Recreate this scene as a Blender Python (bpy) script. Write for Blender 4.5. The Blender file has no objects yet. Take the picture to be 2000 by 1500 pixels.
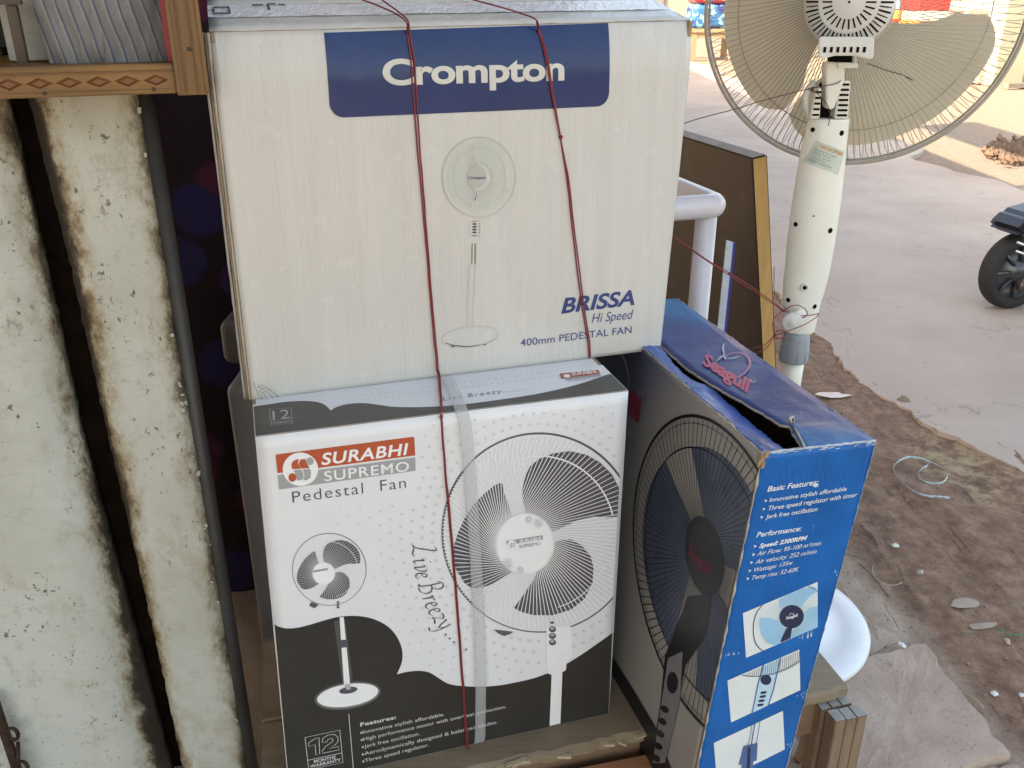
import bpy, bmesh, math, random
from math import radians, sin, cos, tan, pi, sqrt, atan2, hypot
from mathutils import Vector, Matrix, noise
from mathutils.geometry import tessellate_polygon
random.seed(7)
SC = bpy.context.scene
COL = SC.collection
V = Vector

# ------------------------------------------------------------------ camera
PITCH = 0.417; FOC = 1750.0; CAMZ = 1.2
cd = bpy.data.cameras.new('camera'); cam = bpy.data.objects.new('camera', cd); COL.objects.link(cam)
cd.sensor_width = 36; cd.lens = 36 * FOC / 2000; cd.clip_start = 0.05; cd.clip_end = 400
cam.location = (0, 0, CAMZ); cam.rotation_euler = (pi / 2 - PITCH, 0, 0)
SC.camera = cam

# ------------------------------------------------------------------ light
SUN_EL = radians(38); SUN_DIR = V((0.92, 0.39, 0)).normalized()      # horizontal way the light travels
w = bpy.data.worlds.new('World'); SC.world = w; w.use_nodes = True
nt = w.node_tree; bg = nt.nodes['Background']
sky = nt.nodes.new('ShaderNodeTexSky'); sky.sky_type = 'NISHITA'; sky.sun_disc = False
sky.sun_elevation = SUN_EL; sky.sun_rotation = atan2(-SUN_DIR.x, -SUN_DIR.y)
sky.dust_density = 3.0; sky.air_density = 1.2
nt.links.new(sky.outputs[0], bg.inputs[0]); bg.inputs[1].default_value = 0.15
sd = bpy.data.lights.new('sun', 'SUN'); sun = bpy.data.objects.new('sun', sd); COL.objects.link(sun)
sd.energy = 3.2; sd.angle = radians(0.5); sd.color = (1.0, 0.87, 0.70)
travel = V((SUN_DIR.x * cos(SUN_EL), SUN_DIR.y * cos(SUN_EL), -sin(SUN_EL)))
sun.rotation_euler = travel.to_track_quat('-Z', 'Y').to_euler()
SC.view_settings.view_transform = 'Standard'; SC.view_settings.look = 'None'
SC.view_settings.exposure = 2.25; SC.view_settings.gamma = 1.0
SC.view_settings.use_white_balance = True; SC.view_settings.white_balance_temperature = 8000; SC.view_settings.white_balance_tint = 8
SC.view_settings.use_curve_mapping = False

# ------------------------------------------------------------------ geometry helpers
def ray(px, py):
    a = (px - 1000) / FOC; b = (750 - py) / FOC
    return V((a, cos(PITCH) + b * sin(PITCH), -sin(PITCH) + b * cos(PITCH)))
EYE = V((0, 0, CAMZ))
def hit(px, py, O, N):                       # point of a surveyed photo pixel on a real plane
    r = ray(px, py); return EYE + r * ((O - EYE).dot(N) / r.dot(N))
def gz(px, py, z=0.0): return hit(px, py, V((0, 0, z)), V((0, 0, 1)))
def gy(px, py, y): return hit(px, py, V((0, y, 0)), V((0, 1, 0)))

def link(name, me, mat=None, parent=None, smooth=False):
    o = bpy.data.objects.new(name, me); COL.objects.link(o)
    if mat is not None:
        for m in (mat if isinstance(mat, (list, tuple)) else [mat]): me.materials.append(m)
    if smooth:
        for p in me.polygons: p.use_smooth = True
    if parent is not None:
        o.parent = parent
        root = parent
        off = V(root.location)
        while root.parent is not None:
            root = root.parent; off = off + V(root.location)
        o.location = -off
    return o
def empty(name, loc, label, cat, group=None):
    o = bpy.data.objects.new(name, None); COL.objects.link(o); o.location = loc
    o.empty_display_size = 0.05
    o['label'] = label; o['category'] = cat
    if group: o['group'] = group
    return o
def tag(o, label, cat, group=None):
    o['label'] = label; o['category'] = cat
    if group: o['group'] = group
    return o
class MB:
    def __init__(s): s.v = []; s.f = []; s.mi = []
    def add(s, vs, fs, mi=0):
        n = len(s.v); s.v += [tuple(q) for q in vs]; s.f += [tuple(i + n for i in f) for f in fs]; s.mi += [mi] * len(fs); return s
    def hexa(s, a, mi=0):                    # 8 corners: bottom 4 ccw, top 4 ccw
        return s.add(a, [(3, 2, 1, 0), (4, 5, 6, 7), (0, 1, 5, 4), (1, 2, 6, 5), (2, 3, 7, 6), (3, 0, 4, 7)], mi)
    def box(s, c, ax, ay, az, mi=0):         # centre, half-axis vectors
        c = V(c); ax = V(ax); ay = V(ay); az = V(az)
        return s.hexa([c - ax - ay - az, c + ax - ay - az, c + ax + ay - az, c - ax + ay - az,
                       c - ax - ay + az, c + ax - ay + az, c + ax + ay + az, c - ax + ay + az], mi)
    def tube(s, pts, r, n=8, mi=0, caps=True, closed=False):
        pts = [V(p) for p in pts]; N = len(pts); rs = r if isinstance(r, (list, tuple)) else [r] * N
        ref = None; rings = []
        for i, p in enumerate(pts):
            if closed: t = pts[(i + 1) % N] - pts[i - 1]
            else: t = pts[min(i + 1, N - 1)] - pts[max(i - 1, 0)]
            t.normalize()
            if ref is None:
                ref = t.orthogonal().normalized()
            ref = (ref - t * ref.dot(t)).normalized(); b = t.cross(ref)
            rings.append([p + (ref * cos(2 * pi * k / n) + b * sin(2 * pi * k / n)) * rs[i] for k in range(n)])
        vs = [q for rg in rings for q in rg]; fs = []
        for i in range(N if closed else N - 1):
            j = (i + 1) % N
            for k in range(n): fs.append((i * n + k, i * n + (k + 1) % n, j * n + (k + 1) % n, j * n + k))
        if caps and not closed:
            fs.append(tuple(range(n - 1, -1, -1))); fs.append(tuple((N - 1) * n + k for k in range(n)))
        return s.add(vs, fs, mi)
    def lathe(s, c, axis, prof, n=48, mi=0, a0=0, a1=2 * pi):   # prof: (radius, height along axis)
        c = V(c); axis = V(axis).normalized(); e = axis.orthogonal().normalized(); f = axis.cross(e)
        full = abs(a1 - a0 - 2 * pi) < 1e-6; m = n if full else n + 1
        vs = []; fs = []
        for r, h in prof:
            for k in range(m):
                a = a0 + (a1 - a0) * k / n
                vs.append(c + axis * h + (e * cos(a) + f * sin(a)) * r)
        for i in range(len(prof) - 1):
            for k in range(n):
                k2 = (k + 1) % m
                fs.append((i * m + k, i * m + k2, (i + 1) * m + k2, (i + 1) * m + k))
        return s.add(vs, fs, mi)
    def prism(s, poly, d, mi=0):             # planar polygon extruded by vector d
        n = len(poly); d = V(d); vs = [V(p) for p in poly] + [V(p) + d for p in poly]
        fs = [tuple(range(n - 1, -1, -1)), tuple(range(n, 2 * n))] + [(i, (i + 1) % n, n + (i + 1) % n, n + i) for i in range(n)]
        return s.add(vs, fs, mi)
    def mesh(s, name):
        me = bpy.data.meshes.new(name); me.from_pydata(s.v, [], s.f)
        for p, m in zip(me.polygons, s.mi): p.material_index = m
        me.update(); return me
    def build(s, name, mat, parent=None, smooth=False, bevel=0, fix=True):
        me = s.mesh(name)
        if fix or bevel:
            bm = bmesh.new(); bm.from_mesh(me)
            if fix: bmesh.ops.recalc_face_normals(bm, faces=bm.faces)
            if bevel:
                es = [e for e in bm.edges if len(e.link_faces) == 2 and e.calc_face_angle(0) > 0.5]
                bmesh.ops.bevel(bm, geom=es, offset=bevel, segments=2, affect='EDGES', clamp_overlap=True)
            bm.to_mesh(me); bm.free()
        return link(name, me, mat, parent, smooth)
def catmull(P, n=8):
    P = [V(p) for p in P]; out = []
    for i in range(len(P) - 1):
        a = P[max(i - 1, 0)]; b = P[i]; c = P[i + 1]; d = P[min(i + 2, len(P) - 1)]
        for k in range(n):
            t = k / n
            out.append(0.5 * ((2 * b) + (c - a) * t + (2 * a - 5 * b + 4 * c - d) * t * t + (3 * b - a - 3 * c + d) * t ** 3))
    out.append(P[-1]); return out

# ------------------------------------------------------------------ materials
class NT:
    def __init__(s, name):
        s.m = bpy.data.materials.new(name); s.m.use_nodes = True; s.t = s.m.node_tree
        s.b = s.t.nodes['Principled BSDF']; s.tc = s.t.nodes.new('ShaderNodeTexCoord')
    def n(s, typ, **kw):
        nd = s.t.nodes.new(typ)
        for k, v in kw.items(): setattr(nd, k, v)
        return nd
    def l(s, a, b): s.t.links.new(a, b)
    def co(s, scale=(1, 1, 1)):
        mp = s.n('ShaderNodeMapping'); mp.inputs['Scale'].default_value = scale
        s.l(s.tc.outputs['Object'], mp.inputs[0]); return mp.outputs[0]
    def noise(s, scale, detail=6, rough=0.6, stretch=(1, 1, 1), dist=0):
        nd = s.n('ShaderNodeTexNoise'); nd.inputs['Scale'].default_value = scale; nd.inputs['Detail'].default_value = detail
        nd.inputs['Roughness'].default_value = rough; nd.inputs['Distortion'].default_value = dist
        s.l(s.co(stretch), nd.inputs[0]); return nd.outputs['Fac']
    def vor(s, scale, stretch=(1, 1, 1), feature='F1', out='Distance'):
        nd = s.n('ShaderNodeTexVoronoi', feature=feature); nd.inputs['Scale'].default_value = scale
        s.l(s.co(stretch), nd.inputs[0]); return nd.outputs[out]
    def ramp(s, fac, stops):
        nd = s.n('ShaderNodeValToRGB'); r = nd.color_ramp
        while len(r.elements) < len(stops): r.elements.new(0.5)
        for e, (p, c) in zip(r.elements, stops):
            e.position = p; e.color = (*c, 1) if len(c) == 3 else c
        s.l(fac, nd.inputs[0]); return nd.outputs[0]
    def step(s, fac, a, b):
        nd = s.n('ShaderNodeMapRange', interpolation_type='SMOOTHSTEP')
        nd.inputs[1].default_value = a; nd.inputs[2].default_value = b; s.l(fac, nd.inputs[0]); return nd.outputs[0]
    def mix(s, fac, a, b, mode='MIX'):
        nd = s.n('ShaderNodeMix', data_type='RGBA', blend_type=mode)
        for sock, val in ((nd.inputs[0], fac), (nd.inputs[6], a), (nd.inputs[7], b)):
            if isinstance(val, (int, float)): sock.default_value = val
            elif isinstance(val, (tuple, list)): sock.default_value = (*val, 1) if len(val) == 3 else val
            else: s.l(val, sock)
        return nd.outputs[2]
    def math(s, op, a, b=0.0, c=None):
        nd = s.n('ShaderNodeMath', operation=op)
        for sock, val in zip(nd.inputs, (a, b, c)):
            if val is None: continue
            if isinstance(val, (int, float)): sock.default_value = val
            else: s.l(val, sock)
        return nd.outputs[0]
    def xyz(s):
        nd = s.n('ShaderNodeSeparateXYZ'); s.l(s.tc.outputs['Object'], nd.inputs[0]); return nd.outputs
    def bump(s, h, strength=0.3, dist=0.002):
        nd = s.n('ShaderNodeBump'); nd.inputs['Strength'].default_value = strength; nd.inputs['Distance'].default_value = dist
        s.l(h, nd.inputs['Height'])
        prev = s.b.inputs['Normal'].links
        if prev: s.l(prev[0].from_socket, nd.inputs['Normal'])
        s.l(nd.outputs[0], s.b.inputs['Normal'])
    def col(s, c):
        if isinstance(c, (tuple, list)): s.b.inputs['Base Color'].default_value = (*c, 1)
        else: s.l(c, s.b.inputs['Base Color'])
    def rough(s, r):
        if isinstance(r, (int, float)): s.b.inputs['Roughness'].default_value = r
        else: s.l(r, s.b.inputs['Roughness'])
def lin(r, g, b):
    f = lambda c: (c / 255 / 12.92) if c / 255 <= 0.04045 else ((c / 255 + 0.055) / 1.055) ** 2.4
    return (f(r), f(g), f(b))
def simple(name, c, rough=0.5, var=0.12, scale=30, bump=0.0, bscale=200, metal=0.0, stretch=(1, 1, 1), coat=0):
    m = NT(name); nz = m.noise(scale, 5, 0.6, stretch)
    d = tuple(max(0, x * (1 - var)) for x in c); u = tuple(min(1, x * (1 + var)) for x in c)
    m.col(m.ramp(nz, [(0.3, d), (0.7, u)])); m.rough(rough); m.b.inputs['Metallic'].default_value = metal
    if coat: m.b.inputs['Coat Weight'].default_value = coat; m.b.inputs['Coat Roughness'].default_value = 0.2
    if bump: m.bump(m.noise(bscale, 4, 0.6, stretch), bump, 0.001)
    return m.m

def paper(name, c, rough=0.42, flute=0.25, wear=0.0, wearcol=(0.6, 0.56, 0.5), var=0.04, fl_scale=900, dirt=0.15, stain=(0.45, 0.40, 0.30), spec=0.4):
    """printed carton liner: faint vertical flute lines showing through, soft rumples, scuffs"""
    m = NT(name)
    nz = m.noise(14, 5, 0.6, (3, 3, 0.2) if flute > .3 else (1, 1, 1)); d = tuple(x * (1 - var * 2) for x in c); u = tuple(min(1, x * (1 + var)) for x in c)
    base = m.ramp(nz, [(0.3, d), (0.72, u)])
    if dirt:
        dn = m.step(m.noise(5, 8, 0.7), 0.52, 0.75)
        base = m.mix(m.math('MULTIPLY', dn, dirt), base, tuple(a * b for a, b in zip(c, stain)) if c[0] > .3 else tuple(min(1, x * 1.4 + 0.01) for x in c))
    if wear:
        wn = m.step(m.noise(90, 6, 0.75, (1, 1, 0.35)), 0.70 - wear * 0.12, 0.74 - wear * 0.1)
        wn2 = m.step(m.noise(7, 3, 0.6), 0.45, 0.62)
        base = m.mix(m.math('MULTIPLY', wn, wn2), base, wearcol)
    m.col(base)
    m.rough(m.math('ADD', m.math('MULTIPLY', m.noise(25, 4, 0.6), 0.2), rough - 0.1))
    m.b.inputs['Specular IOR Level'].default_value = spec
    if flute:
        m.bump(m.noise(60, 2, 0.5, (4.0, 4.0, 0.06)), flute, 0.0012)
        m.bump(m.noise(16, 4, 0.6, (4.0, 4.0, 0.10)), flute * 1.1, 0.0030)
        m.bump(m.noise(9, 3, 0.55, (2.2, 2.2, 0.5)), flute * 0.9, 0.004)
    return m.m
def wood(name, c1, c2, scale=6, stretch=(1, 1, 12), rough=0.6, bump=0.4, dirt=0.2, dirtcol=(0.10, 0.08, 0.06)):
    m = NT(name)
    g = m.noise(scale, 8, 0.65, tuple(1.0 / s * 6 if s > 1 else 6 for s in stretch), 1.2)
    f = m.noise(scale * 9, 5, 0.7, tuple(1.0 / s * 6 if s > 1 else 6 for s in stretch))
    base = m.ramp(g, [(0.25, c1), (0.5, tuple((a + b) / 2 for a, b in zip(c1, c2))), (0.75, c2)])
    base = m.mix(m.math('MULTIPLY', m.step(f, 0.5, 0.75), 0.35), base, tuple(x * 0.5 for x in c1))
    dn = m.step(m.noise(12, 8, 0.7), 0.5, 0.72)
    base = m.mix(m.math('MULTIPLY', dn, dirt), base, dirtcol)
    m.col(base); m.rough(rough); m.bump(f, bump, 0.0012); m.bump(g, bump * 0.6, 0.002)
    return m.m

# ------------------------------------------------------------------ big setting: ground
def ground_material():
    m = NT('dirt_ground'); x = m.xyz()
    n1 = m.noise(2.2, 9, 0.62); n2 = m.noise(22, 8, 0.7); n3 = m.noise(120, 4, 0.7)
    dirt = m.ramp(n2, [(0.28, (0.125, 0.063, 0.040)), (0.5, (0.245, 0.138, 0.090)), (0.75, (0.39, 0.255, 0.18))])
    sand = m.ramp(n2, [(0.25, (0.29, 0.21, 0.155)), (0.55, (0.40, 0.30, 0.23)), (0.8, (0.50, 0.39, 0.31))])
    # sandy spill beside the slabs
    d = m.math('ADD', m.math('ADD', m.math('MULTIPLY', x[1], 0.13), x[0]), m.math('MULTIPLY', n1, 0.22))
    base = m.mix(m.step(d, 1.19, 1.10), dirt, sand)
    # straw coloured patch
    px = m.math('SUBTRACT', x[0], 1.27); py = m.math('SUBTRACT', x[1], 2.2)
    rr = m.math('ADD', m.math('MULTIPLY', px, px), m.math('MULTIPLY', m.math('MULTIPLY', py, py), 0.35))
    pf = m.math('MULTIPLY', m.step(rr, 0.03, 0.0), m.step(n2, 0.42, 0.62))
    base = m.mix(m.math('MULTIPLY', pf, 0.75), base, (0.42, 0.33, 0.18))
    pale = m.step(m.noise(110, 4, 0.85), 0.61, 0.66)
    base = m.mix(m.math('MULTIPLY', pale, 0.5), base, (0.42, 0.35, 0.30))
    dark = m.step(m.noise(35, 6, 0.8, (1.2, 0.5, 1)), 0.60, 0.68)
    base = m.mix(m.math('MULTIPLY', dark, 0.45), base, (0.065, 0.042, 0.034))
    ln = m.step(m.noise(30, 4, 0.7, (1.5, 0.14, 1)), 0.60, 0.68)
    base = m.mix(m.math('MULTIPLY', ln, 0.6), base, (0.075, 0.042, 0.030))
    far = m.step(x[0], 2.9, 3.6)
    base = m.mix(far, base, m.ramp(n2, [(0.3, (0.18, 0.14, 0.11)), (0.7, (0.28, 0.225, 0.18))]))
    m.col(base); m.rough(0.95); m.bump(n2, 0.8, 0.012); m.bump(n3, 0.9, 0.005); m.bump(m.noise(420, 3, .7), 0.6, 0.0015)
    return m.m
def grid_sheet(name, xs, ys, zf, mat, parent=None, smooth=True):
    vs = [(x, y, zf(x, y)) for y in ys for x in xs]; nx = len(xs)
    fs = [(j * nx + i, j * nx + i + 1, (j + 1) * nx + i + 1, (j + 1) * nx + i) for j in range(len(ys) - 1) for i in range(nx - 1)]
    me = bpy.data.meshes.new(name); me.from_pydata(vs, [], fs); me.update()
    return link(name, me, mat, parent, smooth)
def road_edge(y):        # x where the concrete road begins
    pts = [(-20, 1.9), (0, 1.75), (1.7, 1.55), (2.1, 1.41), (2.25, 1.35), (2.5, 1.24), (2.75, 1.19), (3.3, 1.17), (5, 1.1), (60, 1.1)]
    for (a, xa), (b, xb) in zip(pts, pts[1:]):
        if y <= b: return xa + (xb - xa) * max(0, (y - a)) / (b - a)
    return 1.1
def frange(a, b, s):
    out = []; v = a
    while v < b - 1e-9: out.append(v); v += s
    out.append(b); return out
def zdirt(x, y):
    near = max(0.0, 1 - max(0, y - 4) / 4) * max(0.0, min(1.0, (x + 0.5) * 2))
    n = noise.fractal(V((x * 6, y * 3.2, 0)), 0.9, 2.1, 5) * 0.010 + noise.fractal(V((x * 30, y * 22, 3)), 0.8, 2.0, 3) * 0.0028
    rut = 0.0075 * noise.noise(V((x * 26 + y * 2.0, y * 0.8, 9))) + 0.003 * noise.noise(V((x * 70 + y * 5, y * 2.2, 4)))
    return -0.021 + (n + rut) * near - (0.02 if x > road_edge(y) + .10 else 0)
xs = [-60, -20, -6, -2, -0.5] + frange(0.0, 1.8, 0.012) + [2.0, 2.5, 3, 4, 6, 10, 20, 60]
ys = [-60, -20, -5, 0] + frange(0.7, 4.2, 0.016) + frange(4.4, 9, 0.4) + [12, 16, 25, 60, 160]
o = grid_sheet('ground', xs, ys, zdirt, ground_material()); o['kind'] = 'structure'

def road_material():
    m = NT('road_concrete'); x = m.xyz()
    n1 = m.noise(1.3, 8, 0.6); n2 = m.noise(40, 6, 0.7); n3 = m.noise(260, 3, 0.6)
    base = m.ramp(n1, [(0.3, (0.35, 0.27, 0.225)), (0.6, (0.44, 0.355, 0.30)), (0.8, (0.48, 0.40, 0.345))])
    base = m.mix(m.math('MULTIPLY', m.step(n2, 0.55, 0.75), 0.3), base, (0.24, 0.20, 0.18))
    sp = m.step(m.noise(75, 3, 0.65, (1, 0.6, 1)), 0.655, 0.685)
    zone = m.step(m.noise(2.6, 3, 0.5), 0.42, 0.62)
    base = m.mix(m.math('MULTIPLY', m.math('MULTIPLY', sp, zone), 0.75), base, (0.10, 0.085, 0.08))
    # dusty pinkish margin along the dirt, and a second one at the far side
    ed = m.step(m.math('ADD', x[0], m.math('MULTIPLY', n1, 0.5)), 1.95, 1.45)
    base = m.mix(m.math('MULTIPLY', ed, 0.55), base, (0.40, 0.30, 0.245))
    crack = m.step(m.math('ABSOLUTE', m.math('SUBTRACT', m.noise(0.8, 6, 0.55), 0.5)), 0.0025, 0.0)
    base = m.mix(m.math('MULTIPLY', crack, 0.45), base, (0.16, 0.13, 0.12))
    m.col(base); m.rough(0.85); m.bump(n2, 0.35, 0.003); m.bump(n3, 0.4, 0.001); return m.m
def road():
    bm = bmesh.new(); L = []; Rr = []
    y = -20.0
    while y < 60:
        near = 1.0 < y < 5
        jag = noise.fractal(V((y * 4, 1.3, 0)), 0.7, 2.2, 6) * 0.045 + noise.noise(V((y * 60, 2, 0))) * .006 + noise.fractal(V((y * 22, 4, 0)), 0.7, 2.2, 4) * 0.018 if near else noise.noise(V((y, 0, 0))) * .08
        L.append((road_edge(y) + jag, y)); Rr.append((3.25 + noise.fractal(V((y * 1.1, 7, 0)), 0.8, 2, 5) * 0.22, y))
        y += 0.02 if near else (0.15 if y < 20 else 1.0)
    mb = MB()
    for i in range(len(L) - 1):
        a, b, c, d = L[i], Rr[i], Rr[i + 1], L[i + 1]
        zt = -0.012; n = len(mb.v)
        mb.add([(a[0] - .006, a[1], -.06), (a[0], a[1], zt), (b[0], b[1], zt), (b[0] + .01, b[1], -.06),
                (d[0] - .006, d[1], -.06), (d[0], d[1], zt), (c[0], c[1], zt), (c[0] + .01, c[1], -.06)],
               [(0, 1, 5, 4), (1, 2, 6, 5), (2, 3, 7, 6)])
    o = mb.build('road', road_material()); o['kind'] = 'structure'
road()

# ------------------------------------------------------------------ stone slabs of the pavement
def stone_mat(name, tone=1.0):
    m = NT(name); n1 = m.noise(5, 8, 0.65); n2 = m.noise(28, 8, 0.7); n3 = m.noise(150, 4, 0.7)
    base = m.ramp(n1, [(0.3, tuple(tone * c for c in (0.34, 0.245, 0.19))), (0.6, tuple(tone * c for c in (0.47, 0.355, 0.285))), (0.8, tuple(tone * c for c in (0.55, 0.44, 0.365)))])
    base = m.mix(m.math('MULTIPLY', m.step(n2, 0.56, 0.7), 0.4), base, (0.25, 0.18, 0.145))
    base = m.mix(m.math('MULTIPLY', m.step(n3, 0.6, 0.75), 0.35), base, (0.56, 0.47, 0.42))
    m.col(base); m.rough(0.9); m.bump(n1, 0.5, 0.012); m.bump(n2, 0.8, 0.006); m.bump(n3, 0.5, 0.0015); return m.m
STONE = stone_mat('slab_stone'); STONE2 = stone_mat('slab_stone_worn', 0.88)
def slab(name, poly, top, thick, mat, parent, seed=0):
    """irregular paving stone with a chipped outline"""
    out = []
    n = len(poly)
    for i in range(n):
        a = V((*poly[i], 0)); b = V((*poly[(i + 1) % n], 0)); k = max(2, int((b - a).length / 0.018))
        nn = V((-(b - a).y, (b - a).x, 0)).normalized()
        for j in range(k):
            p = a.lerp(b, j / k); q = noise.fractal(V((p.x * 18, p.y * 18, seed)), 0.8, 2, 4) * 0.010
            out.append(p + nn * q)
    cen = sum((V(p) for p in out), V((0, 0, 0))) / len(out)
    bm = bmesh.new(); rings = []
    for s, z in ((1.0, top - thick), (1.0, top - 0.008), (0.992, top - 0.001), (0.9, top), (0.7, top), (0.45, top), (0.2, top)):
        ring = []
        for p in out:
            q = cen + (p - cen) * s
            zz = z + (noise.fractal(V((q.x * 9, q.y * 9, seed + 2)), 0.9, 2, 4) * 0.005 if z > top - 0.01 else 0)
            ring.append(bm.verts.new((q.x, q.y, zz)))
        rings.append(ring)
    N = len(out)
    for r0, r1 in zip(rings, rings[1:]):
        for i in range(N): bm.faces.new((r0[i], r0[(i + 1) % N], r1[(i + 1) % N], r1[i]))
    bm.faces.new(rings[-1])
    bmesh.ops.recalc_face_normals(bm, faces=bm.faces)
    me = bpy.data.meshes.new(name); bm.to_mesh(me); bm.free()
    return link(name, me, mat, parent)
pave = MB().box((0.1, 0.3, -0.10), (0.62, 0, 0), (0, 1.6, 0), (0, 0, 0.045)).build('pavement', simple('pavement_bed', (0.20, 0.155, 0.13), 0.95, 0.25, 12, 0.6, 60))
pave['kind'] = 'structure'
P = lambda *l: [tuple(gz(a, b, 0.0)[:2]) for a, b in l]
slab('stone_slab', P((1632, 1300), (1700, 1280), (1772, 1262), (1800, 1258), (1825, 1280), (1880, 1350), (1925, 1405), (1972, 1466), (1890, 1492), (1780, 1530), (1640, 1570), (1600, 1420)), 0.0, 0.07, STONE, pave, 1)
slab('stone_slab', P((1650, 1585), (1790, 1542), (1900, 1502), (1990, 1480), (2080, 1530), (2080, 1700), (1650, 1750)), -0.012, 0.07, STONE2, pave, 2)
slab('stone_slab', P((1560, 1235), (1640, 1165), (1700, 1190), (1765, 1240), (1700, 1268), (1625, 1290)), -0.014, 0.05, STONE2, pave, 3)
slab('stone_slab', [(0.0, 1.25), (0.52, 1.22), (0.55, 1.95), (0.02, 1.98)], -0.004, 0.07, STONE2, pave, 4)
slab('stone_slab', [(-0.05, 0.5), (0.56, 0.5), (0.5, 1.19), (-0.05, 1.22)], -0.006, 0.07, STONE, pave, 5)
slab('stone_slab', [(-0.75, 0.5), (-0.08, 0.5), (-0.08, 1.9), (-0.75, 1.9)], -0.006, 0.07, STONE2, pave, 6)
slab('stone_slab', [(0.0, 2.0), (0.6, 1.98), (0.62, 2.9), (0.02, 2.95)], -0.006, 0.07, STONE2, pave, 7)

# ------------------------------------------------------------------ printed carton faces
class Panel:
    """a real box face: maps surveyed points onto its plane; prints lie on it as thin ink sheets"""
    def __init__(s, O, U, W, bend=None):
        s.O = V(O); s.U = V(U).normalized(); s.N = s.U.cross(V(W)).normalized(); s.W = s.N.cross(s.U).normalized()   # N outward
        s.bend = bend
    def at(s, u, v, off=0.0):
        b = s.bend(u, v) if s.bend else 0.0
        return s.O + s.U * u + s.W * v + s.N * (off + b)
    def uv(s, px, py):
        p = hit(px, py, s.O, s.N) - s.O; return (p.dot(s.U), p.dot(s.W))
    def p(s, px, py, off=0.0):
        u, v = s.uv(px, py); return s.at(u, v, off)
LAY = 0.00035
def clip_u(poly, umax):
    out = []
    for i in range(len(poly)):
        a = poly[i]; b = poly[(i + 1) % len(poly)]
        ia, ib = a[0] <= umax, b[0] <= umax
        if ia: out.append(a)
        if ia != ib:
            t = (umax - a[0]) / (b[0] - a[0]); out.append((umax, a[1] + t * (b[1] - a[1])))
    return out
class Print:
    """collects flat shapes of one ink on one panel"""
    def __init__(s, panel, layer, clip=None): s.P = panel; s.off = layer * LAY; s.clip = clip; s.bm = bmesh.new()
    def poly_uv(s, uv):
        if s.clip is not None: uv = clip_u(uv, s.clip)
        cl = []
        for q in uv:
            if not cl or hypot(q[0] - cl[-1][0], q[1] - cl[-1][1]) > 1e-6: cl.append(q)
        if len(cl) > 2 and hypot(cl[0][0] - cl[-1][0], cl[0][1] - cl[-1][1]) < 1e-6: cl.pop()
        if len(cl) < 3: return
        vs = [s.bm.verts.new(s.P.at(u, v, s.off)) for u, v in cl]
        if len(vs) < 5:
            s.bm.faces.new(vs); return
        for t in tessellate_polygon([[V((u, v, 0)) for u, v in cl]]):
            try: s.bm.faces.new([vs[i] for i in t])
            except ValueError: pass
    def poly(s, px): s.poly_uv([s.P.uv(*q) for q in px]); return s
    def line_uv(s, uv, w, closed=False):
        n = len(uv); ws = w if isinstance(w, (list, tuple)) else [w] * n; L = []; R_ = []
        for i in range(n):
            a = uv[(i - 1) % n] if closed or i > 0 else uv[i]; b = uv[(i + 1) % n] if closed or i < n - 1 else uv[i]
            dx, dy = b[0] - a[0], b[1] - a[1]; l = hypot(dx, dy) or 1; nx, ny = -dy / l * ws[i] / 2, dx / l * ws[i] / 2
            L.append((uv[i][0] + nx, uv[i][1] + ny)); R_.append((uv[i][0] - nx, uv[i][1] - ny))
        for i in range(n if closed else n - 1):
            j = (i + 1) % n; s.poly_uv([L[i], L[j], R_[j], R_[i]])
        return s
    def line(s, px, wpx, closed=False):
        uv = [s.P.uv(*q) for q in px]; a = s.P.uv(px[0][0] + 5, px[0][1]); k = hypot(a[0] - uv[0][0], a[1] - uv[0][1]) / 5
        return s.line_uv(uv, [x * k for x in wpx] if isinstance(wpx, (list, tuple)) else wpx * k, closed)
    def ell(s, cx, cy, rx, ry, rot=0, n=40, w=None, a0=0, a1=360):
        pts = []
        full = a1 - a0 >= 360; m = n if full else n + 1
        for i in range(m):
            a = radians(a0 + (a1 - a0) * i / n); x = rx * cos(a); y = ry * sin(a); c, q = cos(radians(rot)), sin(radians(rot))
            pts.append((cx + x * c - y * q, cy + x * q + y * c))
        if w is None: return s.poly(pts)
        return s.line(pts, w, closed=full)
    def done(s, name, mat, parent):
        me = bpy.data.meshes.new(name); s.bm.to_mesh(me); s.bm.free(); o = link(name, me, mat, parent)
        if 'lettering' not in name and name not in ('logo_bar', 'dark_wave', 'blue_band'): o['kind'] = 'stuff'
        return o
_txt = {}
def text_mesh(body, bold=0.0, shear=0.0, space=1.0, res=4):
    key = (body, bold, shear, space, res)
    if key in _txt: return _txt[key]
    c = bpy.data.curves.new('t', 'FONT'); c.body = body; c.offset = bold; c.shear = shear; c.space_character = space
    c.resolution_u = res; c.fill_mode = 'FRONT'; c.size = 1
    o = bpy.data.objects.new('t', c); COL.objects.link(o)
    dg = bpy.context.evaluated_depsgraph_get(); me = o.evaluated_get(dg).to_mesh()
    vs = [(v.co.x, v.co.y) for v in me.vertices]; fs = [tuple(p.vertices) for p in me.polygons]
    o.evaluated_get(dg).to_mesh_clear(); bpy.data.objects.remove(o); bpy.data.curves.remove(c)
    _txt[key] = (vs, fs); return vs, fs
CAP = None
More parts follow.
